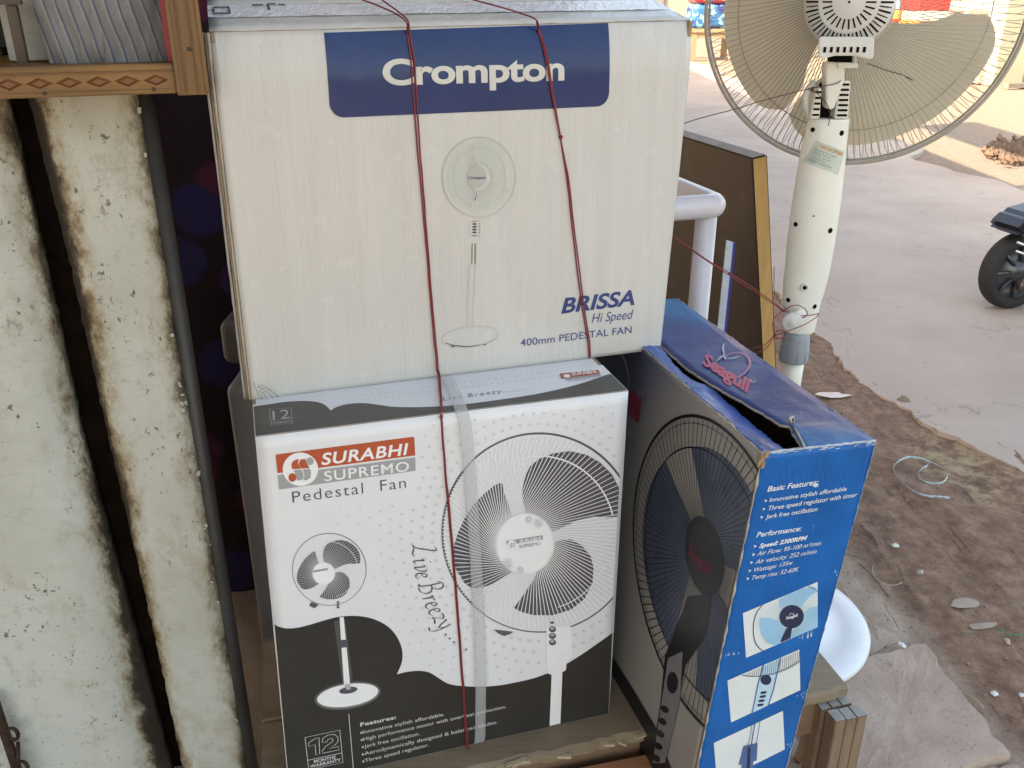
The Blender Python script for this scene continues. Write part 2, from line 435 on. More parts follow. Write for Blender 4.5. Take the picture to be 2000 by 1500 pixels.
def lettering(pr, body, p0, p1, h, bold=0.0, shear=0.0, space=1.0, capbody='H', res=4, up=None):
    """baseline from pixel p0 to p1 (ends of the word), h = pixel of the point above p0 at capital height"""
    vs, fs = text_mesh(body, bold, shear, space, res)
    if not vs: return
    cv, _ = text_mesh(capbody, bold, 0, 1, res); cap = max(v[1] for v in cv)
    x0 = min(v[0] for v in vs); x1 = max(v[0] for v in vs)
    a = V((*pr.P.uv(*p0), 0)); b = V((*pr.P.uv(*p1), 0)); d = (b - a); n = V((-d.y, d.x, 0)).normalized()
    hh = (V((*pr.P.uv(*h), 0)) - a).dot(n)
    sx = d / (x1 - x0); sy = n * (hh / cap)
    if up == 'full': sy = (V((*pr.P.uv(*h), 0)) - a) * (1 / cap)
    bv = []
    for x, y in vs:
        q = a + sx * (x - x0) + sy * y; bv.append(pr.bm.verts.new(pr.P.at(q.x, q.y, pr.off)))
    for f in fs:
        try: pr.bm.faces.new([bv[i] for i in f])
        except ValueError: pass
def slabquad(q, t, name, mats, parent, nx=1, ny=1, inward=None, panel=None, edge=0.0):
    """a board of thickness t with outer corner points q = BL,BR,TR,TL; mats = [outer, cardboard edge]"""
    BL, BR, TR, TL = [V(p) for p in q]; N = (BR - BL).cross(TL - BL).normalized()
    bm = bmesh.new(); G = []
    for j in range(ny + 1):
        row = []
        for i in range(nx + 1):
            s, r = i / nx, j / ny; p = BL * (1 - s) * (1 - r) + BR * s * (1 - r) + TR * s * r + TL * (1 - s) * r
            if panel and panel.bend:
                e = p - panel.O; p = p + panel.N * panel.bend(e.dot(panel.U), e.dot(panel.W))
            if edge and (i in (0, nx) or j in (0, ny)):
                p = p + V((1, 0, 1)) * noise.fractal(p * 75 + V((9, 0, 0)), 0.8, 2, 4) * edge * .8
            row.append(bm.verts.new(p))
        G.append(row)
    top = []
    for j in range(ny):
        for i in range(nx): f = bm.faces.new((G[j][i], G[j][i + 1], G[j + 1][i + 1], G[j + 1][i])); top.append(f); f.smooth = nx > 1
    ret = bmesh.ops.extrude_face_region(bm, geom=top)
    for g in ret['geom']:
        if isinstance(g, bmesh.types.BMVert): g.co -= N * t
    bm.faces.ensure_lookup_table(); bm.normal_update()
    keep = set(id(f) for f in ret['geom'] if isinstance(f, bmesh.types.BMFace))
    bmesh.ops.recalc_face_normals(bm, faces=bm.faces)
    for f in bm.faces: f.material_index = 0 if f.normal.dot(N) > 0.6 else 1
    me = bpy.data.meshes.new(name); bm.to_mesh(me); bm.free()
    return link(name, me, mats, parent)

KRAFT = simple('kraft_board', (0.30, 0.215, 0.135), 0.85, 0.25, 60, 0.5, 220)
KRAFT_D = simple('kraft_inside', (0.16, 0.115, 0.075), 0.9, 0.2, 30, 0.3, 200)

def yawv(a): return V((cos(a), sin(a), 0)), V((-sin(a), cos(a), 0))
INK_W = simple('white_ink', (0.80, 0.80, 0.81), 0.45, 0.03, 40)

# ------------------------------------------------------------------ white carton with the blue band (upper)
def crompton_carton():
    ux, uy = yawv(0.3123); D = 0.215
    lean = 0.0227; O = V((-0.3153, 1.0046, 0.7343))
    Wv = (V((0, 0, 1)) * cos(lean) + uy * sin(lean)); uyl = uy * cos(lean) - V((0, 0, 1)) * sin(lean)
    H0 = 0.4257
    def bend(u, v):
        t = max(0.0, (v - (H0 - 0.060)) / 0.060)
        b = -0.0085 * t * t
        b += 0.0035 * sin(pi * min(1, max(0, u / 0.556))) * sin(pi * min(1, max(0, v / H0)))
        b += 0.0016 * noise.noise(V((u * 22, v * 4, 1))) * min(1, v * 9) + 0.0014 * noise.noise(V((u * 60, v * 5, 7))) * max(0, min(1, (v - .3) * 8))
        return b
    F = Panel(O, ux, Wv, bend)
    BL, BR, TR, TL = [F.O + F.U * u + F.W * v for u, v in (F.uv(492, 781), F.uv(1290, 682), F.uv(1357, 41), F.uv(409, 64))]
    root = empty('carton', (BL + BR) / 2 + uy * D / 2, 'large white pedestal fan carton with blue band, lying on top of the stack', 'carton')
    root.location.z = 0.735
    WH = paper('white_carton_liner', (0.56, 0.545, 0.52), 0.25, 0.40, 0.0, var=0.03, dirt=0.0, stain=(0.8, 0.74, 0.62))
    BLU = paper('navy_band_print', (0.012, 0.030, 0.120), 0.16, 0.30, 0.12, (0.25, 0.27, 0.36), var=0.06, dirt=0, spec=0.34)
    nx, ny = 80, 70
    slabquad((BL, BR, TR, TL), 0.005, 'front_panel', [WH, KRAFT], root, nx, ny, panel=F)
    back = uyl * D
    i_ = uyl * .0052; slabquad((BL + back, BL + i_, TL + i_, TL + back), 0.005, 'side_panel', [WH, KRAFT], root, 12, 12, edge=0.0006)
    slabquad((BR + i_, BR + back, TR + back, TR + i_), 0.005, 'side_panel', [WH, KRAFT], root, 1, 1)
    slabquad((BR + back, BL + back, TL + back, TR + back), 0.005, 'back_panel', [WH, KRAFT], root)
    slabquad((BL + back, BR + back, BR + i_, BL + i_), 0.004, 'bottom_panel', [WH, KRAFT], root)
    # corner strip: doubled liner and kraft seam standing proud down the left corner
    n0 = F.N
    m = MB()
    L = [TL + (BL - TL) * (i / 40) for i in range(41)]
    for k, (dx, dn, wd) in enumerate(((-0.0018, -0.003, 0.0018), (-0.0046, -0.005, 0.0014), (-0.0078, -0.008, 0.0018))):
        m = MB(); pts = [p + F.U * (dx + 0.0007 * noise.noise(p * 45 + V((k * 7, 0, 0)))) + n0 * (dn + .0015 * noise.noise(p * 25 + V((0, k * 5, 3)))) for p in L]
        m.tube(pts, wd, 6)
        m.build('corner_seam', [simple('seam_liner', (0.42, 0.37, 0.31), 0.8, 0.2, 40), KRAFT, simple('seam_liner_grey', (0.36, 0.34, 0.33), 0.8, 0.2, 40)][k], root, True)
    # wrinkled pleats at the lower left corner
    m = MB(); c0 = F.uv(498, 752)
    for a, b in (((500, 757), (528, 779)), ((505, 752), (541, 778)), ((503, 764), (518, 780)), ((511, 750), (552, 777)), ((497, 745), (509, 781))):
        A = F.p(*a, 0.0012); B = F.p(*b, 0.0006); mid = (A + B) / 2 + F.W * 0.003 + F.N * 0.001
        m.tube(catmull([A, mid, B], 5), [0.0003] + [0.0011] * 9 + [0.0003], 6)
    m.build('paper_pleat', WH, root, True)
    # top flaps: swollen, seam a little open
    SL = hit(405, 13, O + uy * 0.10, uy); SR = hit(1275, 1, O + uy * 0.10, uy)
    tl = F.at(*F.uv(409, 62)); tr = F.at(*F.uv(1357, 39))
    slabquad((tl, tr, SR, SL), 0.004, 'top_flap', [WH, KRAFT], root, 40, 4, edge=0.0008)
    SL2 = hit(405, 11, O + uy * 0.104, uy); SR2 = hit(1268, -2, O + uy * 0.104, uy)
    BL2 = hit(404, -30, O + uy * D, uy); BR2 = hit(1212, -34, O + uy * D, uy)
    slabquad((SL2, SR2, BR2, BL2), 0.004, 'top_flap', [WH, KRAFT], root, 40, 4, edge=0.0008)
    slabquad((tr, TR + back, BR2, SR), 0.003, 'side_flap', [WH, WH], root, 1, 1)
    TAPE = NT('clear_tape'); TAPE.col((0.80, 0.78, 0.80)); TAPE.rough(0.10); TAPE.bump(TAPE.noise(60, 4, 0.7, (2, 1, 3)), 0.9, 0.004)
    # clear tape over the front flap edge
    ft = (SL - tl)
    def ftp(s, t, off): 
        p = tl * (1 - s) + tr * s; q = SL * (1 - s) + SR * s; nn = (tr - tl).cross(SL - tl).normalized()
        return p * (1 - t) + q * t + nn * off
    bm = MB(); vs = []; fs = []
    for i in range(61):
        s = i / 60
        for t in (0.50, 0.75, 1.0): vs.append(ftp(s, t, 0.0012 + 0.0007 * noise.noise(V((s * 40, t * 3, 0)))))
    for i in range(60):
        for k in range(2): a = i * 3 + k; fs.append((a, a + 3, a + 4, a + 1))
    bm.add(vs, fs); bm.build('tape', TAPE.m, root, True)
    DK = simple('carton_black_print', (0.05, 0.05, 0.055), 0.5, 0.1)
    m = MB()
    for s, t, ds, dt in ((0.012, .62, .03, 0.0), (0.012, .62, 0.0, .25), (0.042, .62, 0.0, .25), (0.012, .87, .03, 0), (0.088, .95, .022, 0), (0.118, .98, .018, 0), (0.12, .75, 0, .22), (.14, .95, .014, 0)):
        a = ftp(s, t, 0.0026); b = ftp(s + ds, t + dt, 0.0026); m.tube([a, b], 0.0011, 4)
    m.build('printed_marks', DK, root)['kind'] = 'stuff'
    # blue band: rounded lower corners
    uTL, uTR, uBR, uBL = F.uv(634, 64), F.uv(1193, 45), F.uv(1188, 207), F.uv(645, 230)
    m = MB(); vs = []; fs = []; NI, NJ = 70, 40
    hgt = uTL[1] - uBL[1]; R0 = 0.0155
    for j in range(NJ + 1):
        t = (j / NJ); t = t ** 1.6 if j < NJ else 1.0       # finer rows near the bottom
        y = t * hgt; ins = 0.0
        if y < R0: ins = R0 - sqrt(max(0, R0 * R0 - (R0 - y) ** 2))
        for i in range(NI + 1):
            s = i / NI
            lu = uBL[0] + (uTL[0] - uBL[0]) * t; ru = uBR[0] + (uTR[0] - uBR[0]) * t
            lo = uBL[1] + (uTL[1] - uBL[1]) * t; ro = uBR[1] + (uTR[1] - uBR[1]) * t
            u = lu + ins + (ru - lu - 2 * ins) * s; v = lo + (ro - lo) * s
            vs.append(F.at(u, v, 1.2 * LAY + 0.0002))
    for j in range(NJ):
        for i in range(NI): a = j * (NI + 1) + i; fs.append((a, a + 1, a + NI + 2, a + NI + 1))
    m.add(vs, fs); m.build('blue_band', BLU, root, True)
    INK = paper('band_letter_print', (0.58, 0.56, 0.52), 0.30, 0.22, dirt=0.0)
    pr = Print(F, 3.2); lettering(pr, 'Crompton', (748, 165), (1101, 155), (750, 115), 0.030, 0, 0.97, capbody='C', res=8)
    pr.done('brand_lettering', INK, root)
    NAVY = simple('navy_ink', (0.020, 0.045, 0.17), 0.4, 0.06)
    pr = Print(F, 1.5)
    lettering(pr, 'BRISSA', (1095, 611), (1239, 594), (1095, 582), 0.028, 0.22, 1.0, res=6)
    pr.done('printed_lettering', NAVY, root)
    pr = Print(F, 1.5); lettering(pr, 'Hi Speed', (1155, 630), (1236, 622), (1157, 612), 0, 0.25, 1.0, res=5)
    lettering(pr, '400mm PEDESTAL FAN', (1016, 676), (1233, 650), (1016, 662), 0.006, 0.0, 1.02, res=5)
    pr.done('printed_lettering', simple('soft_navy_ink', (0.05, 0.08, 0.22), 0.4, 0.06), root)
    # pale picture of the fan
    tint = lambda n, c: paper(n, tuple(x * .93 for x in c), 0.30, 0.22, dirt=0)
    pr = Print(F, 1.2); pr.ell(934, 345, 73, 79); pr.done('printed_fan', tint('fan_print_grey', (0.60, 0.595, 0.555)), root)
    pr = Print(F, 2.0)
    for a0 in (20, 140, 255): pr.poly([(934, 345)] + [(934 + 63 * cos(radians(a0 + k * 8)), 345 + 68 * sin(radians(a0 + k * 8))) for k in range(12)])
    pr.done('printed_fan', tint('fan_print_green', (0.54, 0.565, 0.525)), root)
    pr = Print(F, 2.6)
    for k in range(84):
        a = 2 * pi * k / 84; pr.line([(934 + 24 * cos(a), 345 + 26 * sin(a)), (934 + 71 * cos(a + .12), 345 + 77 * sin(a + .12))], 0.7)
    pr.done('printed_fan', tint('fan_print_line', (0.60, 0.60, 0.57)), root)
    pr = Print(F, 2.8); pr.ell(934, 345, 71, 78, w=1.6); pr.ell(934, 345, 25, 27, w=1.2); pr.ell(934, 345, 52, 57, w=.8)
    pr.ell(917, 657, 56, 20, -7, w=1.0); pr.line([(915, 513), (911, 638)], 0.8); pr.line([(927, 513), (921, 638)], .8); pr.line([(915, 428), (915, 462)], .8); pr.line([(936, 428), (935, 462)], .8)
    pr.done('printed_fan', tint('fan_print_rim', (0.46, 0.47, 0.44)), root)
    pr = Print(F, 3.2); pr.ell(929, 344, 19, 22); pr.done('printed_fan', tint('fan_print_hub', (0.47, 0.455, 0.43)), root)
    pr = Print(F, 3.8); lettering(pr, 'Crompton', (912, 349), (946, 348), (912, 343), 0.02, res=3, capbody='C')
    pr.done('printed_lettering', NAVY, root)
    pr = Print(F, 1.8)
    for k, y in enumerate((436, 441.5, 447, 452.5)): pr.ell(925, y, 4.2, 1.9)
    for k, y in enumerate((436, 441.5, 447, 452.5)): pr.line([(933, y), (934.5, y)], 1.5)
    pr.line([(919, 431), (931, 430)], 1); pr.line([(919, 459), (931, 459)], 1.4)
    pr.line([(929, 374), (928, 382), (926, 390)], 1.6); pr.line([(932, 382), (937, 380)], .8); pr.line([(923, 386), (925, 391)], 1.5)
    pr.line([(868, 668), (885, 674), (915, 676.5), (945, 672), (968, 661)], [0.8, 2, 1.6, 1.4, .6]); pr.ell(883, 676, 3, 2); pr.ell(946, 672, 3, 1.8)
    pr.done('printed_fan', DK, root)
    pr = Print(F, 1.7); pr.poly([(919.5, 474), (928.5, 474), (928, 515), (919, 515)]); pr.done('printed_fan', simple('fan_print_chrome', (0.22, 0.21, 0.17), 0.3, .1), root)
    pr = Print(F, 2.4); pr.poly([(922, 474), (924.2, 474), (923.6, 515), (921.4, 515)]); pr.done('printed_fan', simple('fan_print_shine', (0.62, 0.61, 0.55), 0.3, .1), root)
    return root, F
crompton, CF = crompton_carton()

# ------------------------------------------------------------------ black and white carton (lower)
def surabhi_carton():
    ux, uy = yawv(0.287); D = 0.20; O = V((-0.2959, 0.9006, 0.2)); UP = V((0, 0, 1))
    F = Panel(O, ux, UP)
    c = [F.p(564, 1538), F.p(1189, 1395), F.p(1227, 764), F.p(498, 854)]
    c[0].z = c[1].z = 0.2015
    c = [c[0], c[1], c[2], c[3]]
    root = empty('carton', (c[0] + c[1]) / 2 + uy * D / 2, 'black and white pedestal fan carton with red logo, under the white carton', 'carton')
    root.location.z = 0.2
    W_ = paper('coated_white_print', (0.73, 0.73, 0.75), 0.34, 0.14, 0.0, var=0.02, dirt=0.04)
    CH = paper('charcoal_print', (0.036, 0.033, 0.029), 0.38, 0.12, 0.10, (0.2, 0.19, 0.17), var=0.08, dirt=0)
    GT = paper('grey_top_print', (0.085, 0.080, 0.072), 0.4, 0.12, 0.10, (0.3, 0.29, 0.27), var=0.08, dirt=0)
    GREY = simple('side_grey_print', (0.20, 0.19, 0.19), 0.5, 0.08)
    back = uy * D
    slabquad(c, 0.004, 'front_panel', [W_, KRAFT], root, 30, 30, edge=0.0003)
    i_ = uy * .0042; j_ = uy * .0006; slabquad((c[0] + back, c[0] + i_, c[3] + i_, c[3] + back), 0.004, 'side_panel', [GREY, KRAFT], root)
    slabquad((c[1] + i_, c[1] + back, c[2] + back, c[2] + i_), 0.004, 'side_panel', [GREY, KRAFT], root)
    slabquad((c[1] + back, c[0] + back, c[3] + back, c[2] + back), 0.004, 'back_panel', [W_, KRAFT], root)
    slabquad((c[0] + back, c[1] + back, c[1] + i_, c[0] + i_), 0.0015, 'bottom_panel', [W_, KRAFT], root)
    up = UP * 0.0008
    fl = uy * 0.088
    slabquad((c[3] + up + j_, c[2] + up + j_, c[2] + fl + up, c[3] + fl + up), 0.004, 'top_flap', [W_, KRAFT], root, 1, 1)
    slabquad((c[3] + fl * 1.012 - UP * .0004, c[2] + fl * 1.012 - UP * .0004, c[2] + back, c[3] + back), 0.004, 'top_flap', [W_, KRAFT], root)
    mx = (c[1] - O).dot(F.U)
    def clipu(v=None): return (c[2] - O).dot(F.U) - 0.002
    CU = clipu()
    # dark wave at the bottom
    wave = [(536, 1219), (545, 1224), (560, 1227), (580, 1226), (605, 1220), (635, 1211), (665, 1204), (700, 1203), (730, 1209), (757, 1223), (775, 1243), (785, 1268), (785, 1292), (775, 1317),
            (795, 1312), (818, 1310), (838, 1313), (855, 1323), (873, 1334), (895, 1339), (930, 1341), (970, 1339), (1010, 1332), (1050, 1322), (1090, 1305), (1130, 1282), (1165, 1258), (1196, 1236)]
    wv = [tuple(q) for q in catmull([(x, y, 0) for x, y in wave[:14]], 4) + catmull([(x, y, 0) for x, y in wave[13:]], 4)[1:]]
    uvw = [F.uv(q[0], q[1]) for q in wv]
    bot = F.uv(1189, 1395)
    uL = [(c[0] - O).dot(F.U) + 0.0008, 0.0022]; uR = [(c[1] - O).dot(F.U) - 0.0008, 0.0022]
    Lx0, Lx1 = (c[0] - O).dot(F.U), (c[3] - O).dot(F.U); Rx0, Rx1 = (c[1] - O).dot(F.U), (c[2] - O).dot(F.U); HH = (c[3] - O).dot(F.W)
    lim = lambda q: (min(max(q[0], Lx0 + (Lx1 - Lx0) * q[1] / HH + 0.001), Rx0 + (Rx1 - Rx0) * q[1] / HH - 0.001), q[1])
    pr = Print(F, 1.0); pr.poly_uv([tuple(uL)] + [lim(q) for q in uvw] + [tuple(uR)]); pr.done('dark_wave', CH, root)
    # halftone dots
    DOT = simple('dot_print', (0.60, 0.60, 0.63), 0.4, 0.02)
    def above(x, y):
        for (ax, ay), (bx, by) in zip(wave, wave[1:]):
            if ax <= x <= bx and bx > ax: return y < ay + (by - ay) * (x - ax) / (bx - ax) - 10
        return True
    pr = Print(F, 1.0, CU - 0.004)
    for k in range(12):
        r = 212 + k * 21
        n = 72; 
        for i in range(n):
            a = 2 * pi * (i + 0.5 * (k % 2)) / n; x = 1052 + r * cos(a) * .98; y = 1040 + r * sin(a)
            ye = 854 - 0.1235 * (x - 498)
            if y < ye + 18 or x < 640 or x > 1205 or not above(x, y): continue
            if x < 815 and y < 985: continue
            if x < 730 and y > 1030: continue
            if x > 900 and y > 1200 and x > 1060 and x < 1110: continue
            s = max(1.4, 4.4 - k * 0.26) * (0.8 if y < 860 else 1)
            pr.ell(x, y, s, s * 0.82, n=8)
    pr.done('printed_dots', DOT, root)
    # logo
    OR = simple('orange_red_ink', (0.46, 0.085, 0.035), 0.38, 0.05); LG = simple('light_grey_ink', (0.34, 0.34, 0.35), 0.38, 0.03); TX = simple('dark_grey_ink', (0.06, 0.06, 0.065), 0.4, 0.05)
    z4 = lambda l: [(520 + x * .17, 840 + y * .17) for x, y in l]
    pr = Print(F, 1.2); pr.poly(z4([(105, 290), (115, 278), (1685, 75), (1700, 85), (1712, 290), (130, 493)])); pr.done('logo_bar', OR, root)
    pr = Print(F, 1.2); pr.poly(z4([(130, 518), (1712, 312), (1715, 465), (145, 682)])); pr.done('logo_bar', LG, root)
    pr = Print(F, 2.2); pr.ell(520 + 392 * .17, 840 + 446 * .17, 34.5, 32.5, 0)
    lettering(pr, 'SURABHI', z4([(635, 397)])[0], z4([(1635, 275)])[0], z4([(650, 262)])[0], 0.022, 0.18, 1.08, res=6)
    lettering(pr, 'SUPREMO', z4([(670, 585)])[0], z4([(1640, 465)])[0], z4([(665, 472)])[0], 0.008, 0, 1.12, res=6)
    pr.done('logo_lettering', INK_W, root)
    def zz(l, mat, lay=3.0, name='logo_emblem'):
        pr = Print(F, lay); pr.poly(z4(l)); pr.done(name, mat, root)
    zz([(378, 330), (335, 335), (300, 360), (288, 395), (295, 445), (405, 438), (375, 400), (362, 365)], OR)
    zz([(395, 332), (450, 328), (458, 372), (480, 400), (500, 430), (412, 438), (385, 410), (372, 375)], OR)
    zz([(312, 460), (345, 450), (402, 448), (425, 490), (428, 540), (412, 568), (350, 575), (345, 515)], LG)
    zz([(415, 446), (502, 440), (515, 480), (510, 540), (470, 570), (425, 572), (438, 530), (432, 480)], LG)
    pr = Print(F, 3.0); pr.ell(*z4([(500, 353)])[0], 7.6, 7.6); pr.done('logo_emblem', LG, root)
    pr = Print(F, 3.0); pr.ell(*z4([(300, 540)])[0], 7.8, 8.4); pr.done('logo_emblem', OR, root)
    pr = Print(F, 1.2); lettering(pr, 'Pedestal  Fan', z4([(305, 833)])[0], z4([(1605, 660)])[0], z4([(293, 708)])[0], -0.008, 0, 1.15, capbody='P', res=5)
    pr.done('printed_lettering', TX, root)
    # the two printed fans
    BLD = simple('blade_print', (0.085, 0.078, 0.095), 0.36, 0.08); RIM = simple('rim_print', (0.11, 0.10, 0.105), 0.38, 0.05); FAINT = simple('faint_wire_print', (0.56, 0.56, 0.59), 0.36, 0.02)
    z5 = lambda l: [(860 + x * .19, 840 + y * .19) for x, y in l]; z2 = lambda l: [(600 + x * .35, 975 + y * .35) for x, y in l]
    bA = z5([(880, 860), (850, 740), (838, 620), (870, 470), (920, 370), (1010, 295), (1160, 235), (1330, 213), (1500, 250), (1640, 330), (1760, 450), (1835, 590), (1862, 720), (1850, 885), (1720, 893), (1580, 885), (1400, 925), (1280, 985), (1160, 1040), (1000, 900)])
    bB = z5([(745, 905), (690, 740), (655, 640), (635, 550), (605, 540), (540, 575), (450, 650), (340, 760), (250, 900), (180, 1050), (140, 1180), (132, 1290), (145, 1400)]) + z2([(845, 415), (875, 465), (915, 493), (960, 495), (1010, 480), (1070, 452), (1140, 405), (1080, 330), (1056, 240), (1100, 130)])
    bC = z2([(1360, 250), (1400, 228), (1470, 222), (1530, 255), (1580, 315), (1597, 380), (1590, 470), (1545, 555), (1470, 615), (1370, 645), (1260, 645), (1190, 625), (1152, 605), (1200, 540), (1260, 450), (1290, 380), (1340, 330)])
    hubc = (1024.5, 1061); C = (1053, 1040)
    def fan_picture(T, sc, CL):
        t = lambda l: [T(*q) for q in l]
        inside = None
        pr = Print(F, 1.6, CL); pr.poly(t([(C[0] + 189 * cos(2 * pi * i / 72), C[1] + 192 * sin(2 * pi * i / 72)) for i in range(72)])); pr.done('printed_fan', simple('fan_face_print', (0.72, 0.72, 0.74), 0.36, 0.02), root)
        # spokes, straight and slightly swept
        def spoke(a, r1, sw=0.42):
            x0, y0 = hubc[0] + 55 * cos(a), hubc[1] + 58 * sin(a)
            x1, y1 = C[0] + r1 * cos(a + sw), C[1] + r1 * 1.02 * sin(a + sw); return [(x0, y0), (x1, y1)]
        if sc > .5:
            pr = Print(F, 2.0, CL)
            for i in range(120): pr.line(t(spoke(2 * pi * (i + .5) / 120, 186)), 0.9 * sc)
            for i in range(90): pr.line(t(spoke(2 * pi * i / 90, 184, -0.25)), 0.6 * sc)
            pr.done('printed_fan', FAINT, root)
        pr = Print(F, 2.6, CL)
        for b in (bA, bB, bC): pr.poly(t(b))
        pr.done('printed_fan_blades', BLD, root)
        pr = Print(F, 3.2, CL)
        n = 118 if sc > .5 else 80
        for i in range(n): pr.line(t(spoke(2 * pi * i / n, 178)), (1.5 if sc > .5 else 1.1) * max(sc, .5))
        pr.line(t([(C[0] + 147 * cos(radians(a)), C[1] + 150 * sin(radians(a))) for a in range(-108, -8, 5)]), 3.0 * sc)
        pr.line(t([(C[0] + 140 * cos(radians(a)), C[1] + 150 * sin(radians(a))) for a in range(25, 80, 5)]), 2.0 * sc)
        pr.poly(t([(C[0] - 15, C[1] + 10)]) * 0 + t([(hubc[0] + 58 * cos(2 * pi * i / 40), hubc[1] + 60 * sin(2 * pi * i / 40)) for i in range(40)]))
        pr.done('printed_fan', INK_W, root)
        pr = Print(F, 2.2, CL)
        ws = [(1.2 + (2.6 if 200 < a % 360 or a % 360 < 120 else 1.0) * abs(cos(radians(a / 2 + 20)))) * sc for a in range(0, 360, 4)]
        pr.line(t([(C[0] + 190 * cos(radians(a)), C[1] + 194 * sin(radians(a))) for a in range(0, 360, 4)]), [max(.9, w_) for w_ in ws], True)
        if sc > .5:
            for a in range(125, 222, 2): pr.line(t([(C[0] + (188 if a % 4 else 180) * cos(radians(a)), C[1] + (192 if a % 4 else 184) * sin(radians(a))), (C[0] + (188 if a % 4 else 180) * cos(radians(a + 1.1)), C[1] + (192 if a % 4 else 184) * sin(radians(a + 1.1)))]), 3.0)
            pr.poly(z2([(1040, 725), (1150, 738), (1130, 752), (1100, 762), (1065, 748)]))
        else:
            pr.poly(t([(960, 1215), (1000, 1232), (975, 1250), (950, 1235)]))
        pr.done('printed_fan_rim', RIM, root)
    fan_picture(lambda x, y: (x, y), 1.0, CU - 0.0035)
    fan_picture(lambda x, y: (643 + (x - C[0]) * .378, 1111.5 + (y - C[1]) * .362), 0.38, None)
    pr = Print(F, 4.0)
    pr.poly(z5([(675, 1135), (1050, 1075), (1052, 1120), (680, 1180)])); 
    pr.poly([(612, 1113), (640, 1108), (640, 1112), (612, 1117)])
    for cx, cy, r in (((905, 915, 40)), ((1000, 950, 55)), ((690, 1370, 62)), ((820, 1430, 40))):
        for i in range(14):
            a = 2 * pi * i / 14; x, y = z5([(cx, cy)])[0]; pr.line([(x + 2 * cos(a), y + 2 * sin(a)), (x + r * .19 * cos(a), y + r * .19 * sin(a))], 0.7)
    pr.done('printed_fan', simple('hub_grey_ink', (0.30, 0.30, 0.32), 0.4, 0.03), root)
    pr = Print(F, 4.6); pr.ell(*z5([(735, 1175)])[0], 9.5, 9.5); lettering(pr, 'SURABHI', z5([(805, 1158)])[0], z5([(1035, 1122)])[0], z5([(805, 1122)])[0], .02, .2, res=3); pr.done('logo_lettering', INK_W, root)
    pr = Print(F, 5.2); lettering(pr, 'SUPREMO', z5([(805, 1208)])[0], z5([(1030, 1173)])[0], z5([(805, 1175)])[0], 0, 0, res=3)
    lettering(pr, 'SS', z5([(705, 1200)])[0], z5([(765, 1192)])[0], z5([(705, 1160)])[0], 0.01, .2, res=3)
    pr.done('logo_lettering', simple('hub_dark_ink', (0.22, .22, .24), .4, .03), root)
    # stands in the picture
    GLOW = simple('halo_print', (0.22, 0.215, 0.21), 0.4, 0.02)
    pr = Print(F, 1.6); pr.ell(679, 1358, 66, 27, -9); pr.poly([(652, 1212), (674, 1210), (690, 1338), (670, 1342)]); pr.done('printed_halo', simple('halo_dim_print', (0.085, .083, .08), .4, .02), root)
    pr = Print(F, 2.0); pr.ell(679, 1358, 62.5, 24, -9); pr.done('printed_halo', GLOW, root)
    pr = Print(F, 2.6); pr.ell(679, 1357, 60, 21.5, -9); pr.poly([(663, 1205), (671, 1204), (684, 1340), (672, 1342)])
    pr.poly([(1071, 1313), (1098, 1310), (1098, 1300), (1112, 1290), (1118, 1230), (1067, 1235), (1066, 1290), (1072, 1300)]) if False else None
    pr.poly([(1070, 1315), (1070, 1308), (1067, 1300), (1067, 1225), (1114, 1222), (1117, 1282), (1106, 1294), (1105, 1308), (1098, 1312), (1094, 1412), (1073, 1417), (1077, 1317)])
    pr.done('printed_stand', INK_W, root)
    pr = Print(F, 3.4); pr.ell(680, 1347, 18, 6.5, -9); pr.poly([(664, 1249), (677, 1248), (679, 1263), (667, 1264)])
    for y in (1228, 1241, 1253.5): pr.ell(1078.5, y, 7, 6)
    for y in (1175, 1180, 1185): pr.ell(660, y, 2.6, 2.2)
    pr.ell(1078, 1215, 4, 2.4)
    pr.done('printed_buttons', simple('button_print', (0.085, 0.085, 0.10), 0.35, .1), root)
    pr = Print(F, 4.0); pr.poly([(675, 1335), (684, 1334), (685, 1345), (676, 1346)])
    for y in (1226, 1239, 1251.5): pr.ell(1078, y, 4, 3)
    pr.done('printed_highlights', simple('button_light_print', (0.42, 0.42, 0.45), 0.35, .1), root)
    # features and warranty
    WI = simple('feature_ink', (0.60, 0.60, 0.60), 0.4, 0.03)
    pr = Print(F, 2.0)
    q = lambda x, y: (540 + x * .24, 1300 + y * .24)
    lettering(pr, 'Features:', q(683, 493), q(973, 430), q(683, 462), 0.025, 0, 1.05, res=3, capbody='F')
    for s, a, b, h in (('Innovative stylish affordable.', (703, 552), (1366, 405), 524), ('High performance motor with overheat protection.', (707, 610), (1868, 342), 582), ('Jerk free oscillation.', (716, 668), (1164, 563), 640),
                       ('Aerodynamically designed & balanced blades.', (716, 727), (1796, 468), 699), ('Three speed regulator.', (720, 785), (1238, 654), 757)):
        lettering(pr, s, q(*a), q(*b), q(a[0] - 3, h), 0.0, 0, 1.02, res=3)
        x, y = q(a[0] - 14, a[1] - 8); pr.poly([(x - 1.6, y - 1.5), (x + 1.6, y - 2), (x + 1.6, y + 1.6), (x - 1.6, y + 2)])
    pr.line([(681, 1394), (690, 1500), (692, 1520)], 1.3)
    w4 = [q(232, 582), q(515, 522), q(540, 785), q(262, 845)]
    pr.line(w4, 1.4, True); pr.line([q(250, 768), q(532, 708)], 1.3)
    lettering(pr, 'MONTHS', q(305, 790), q(482, 752), q(302, 766), 0.02, 0, 1.0, res=3); lettering(pr, 'WARRANTY', q(275, 832), q(525, 775), q(272, 806), 0.02, 0, 1.0, res=3)
    # hollow numerals 12
    def loop(l): pr.line([q(*p) for p in l], 1.2, True)
    loop([(258, 628), (300, 600), (322, 588), (345, 583), (352, 715), (320, 724), (314, 640), (264, 655)])
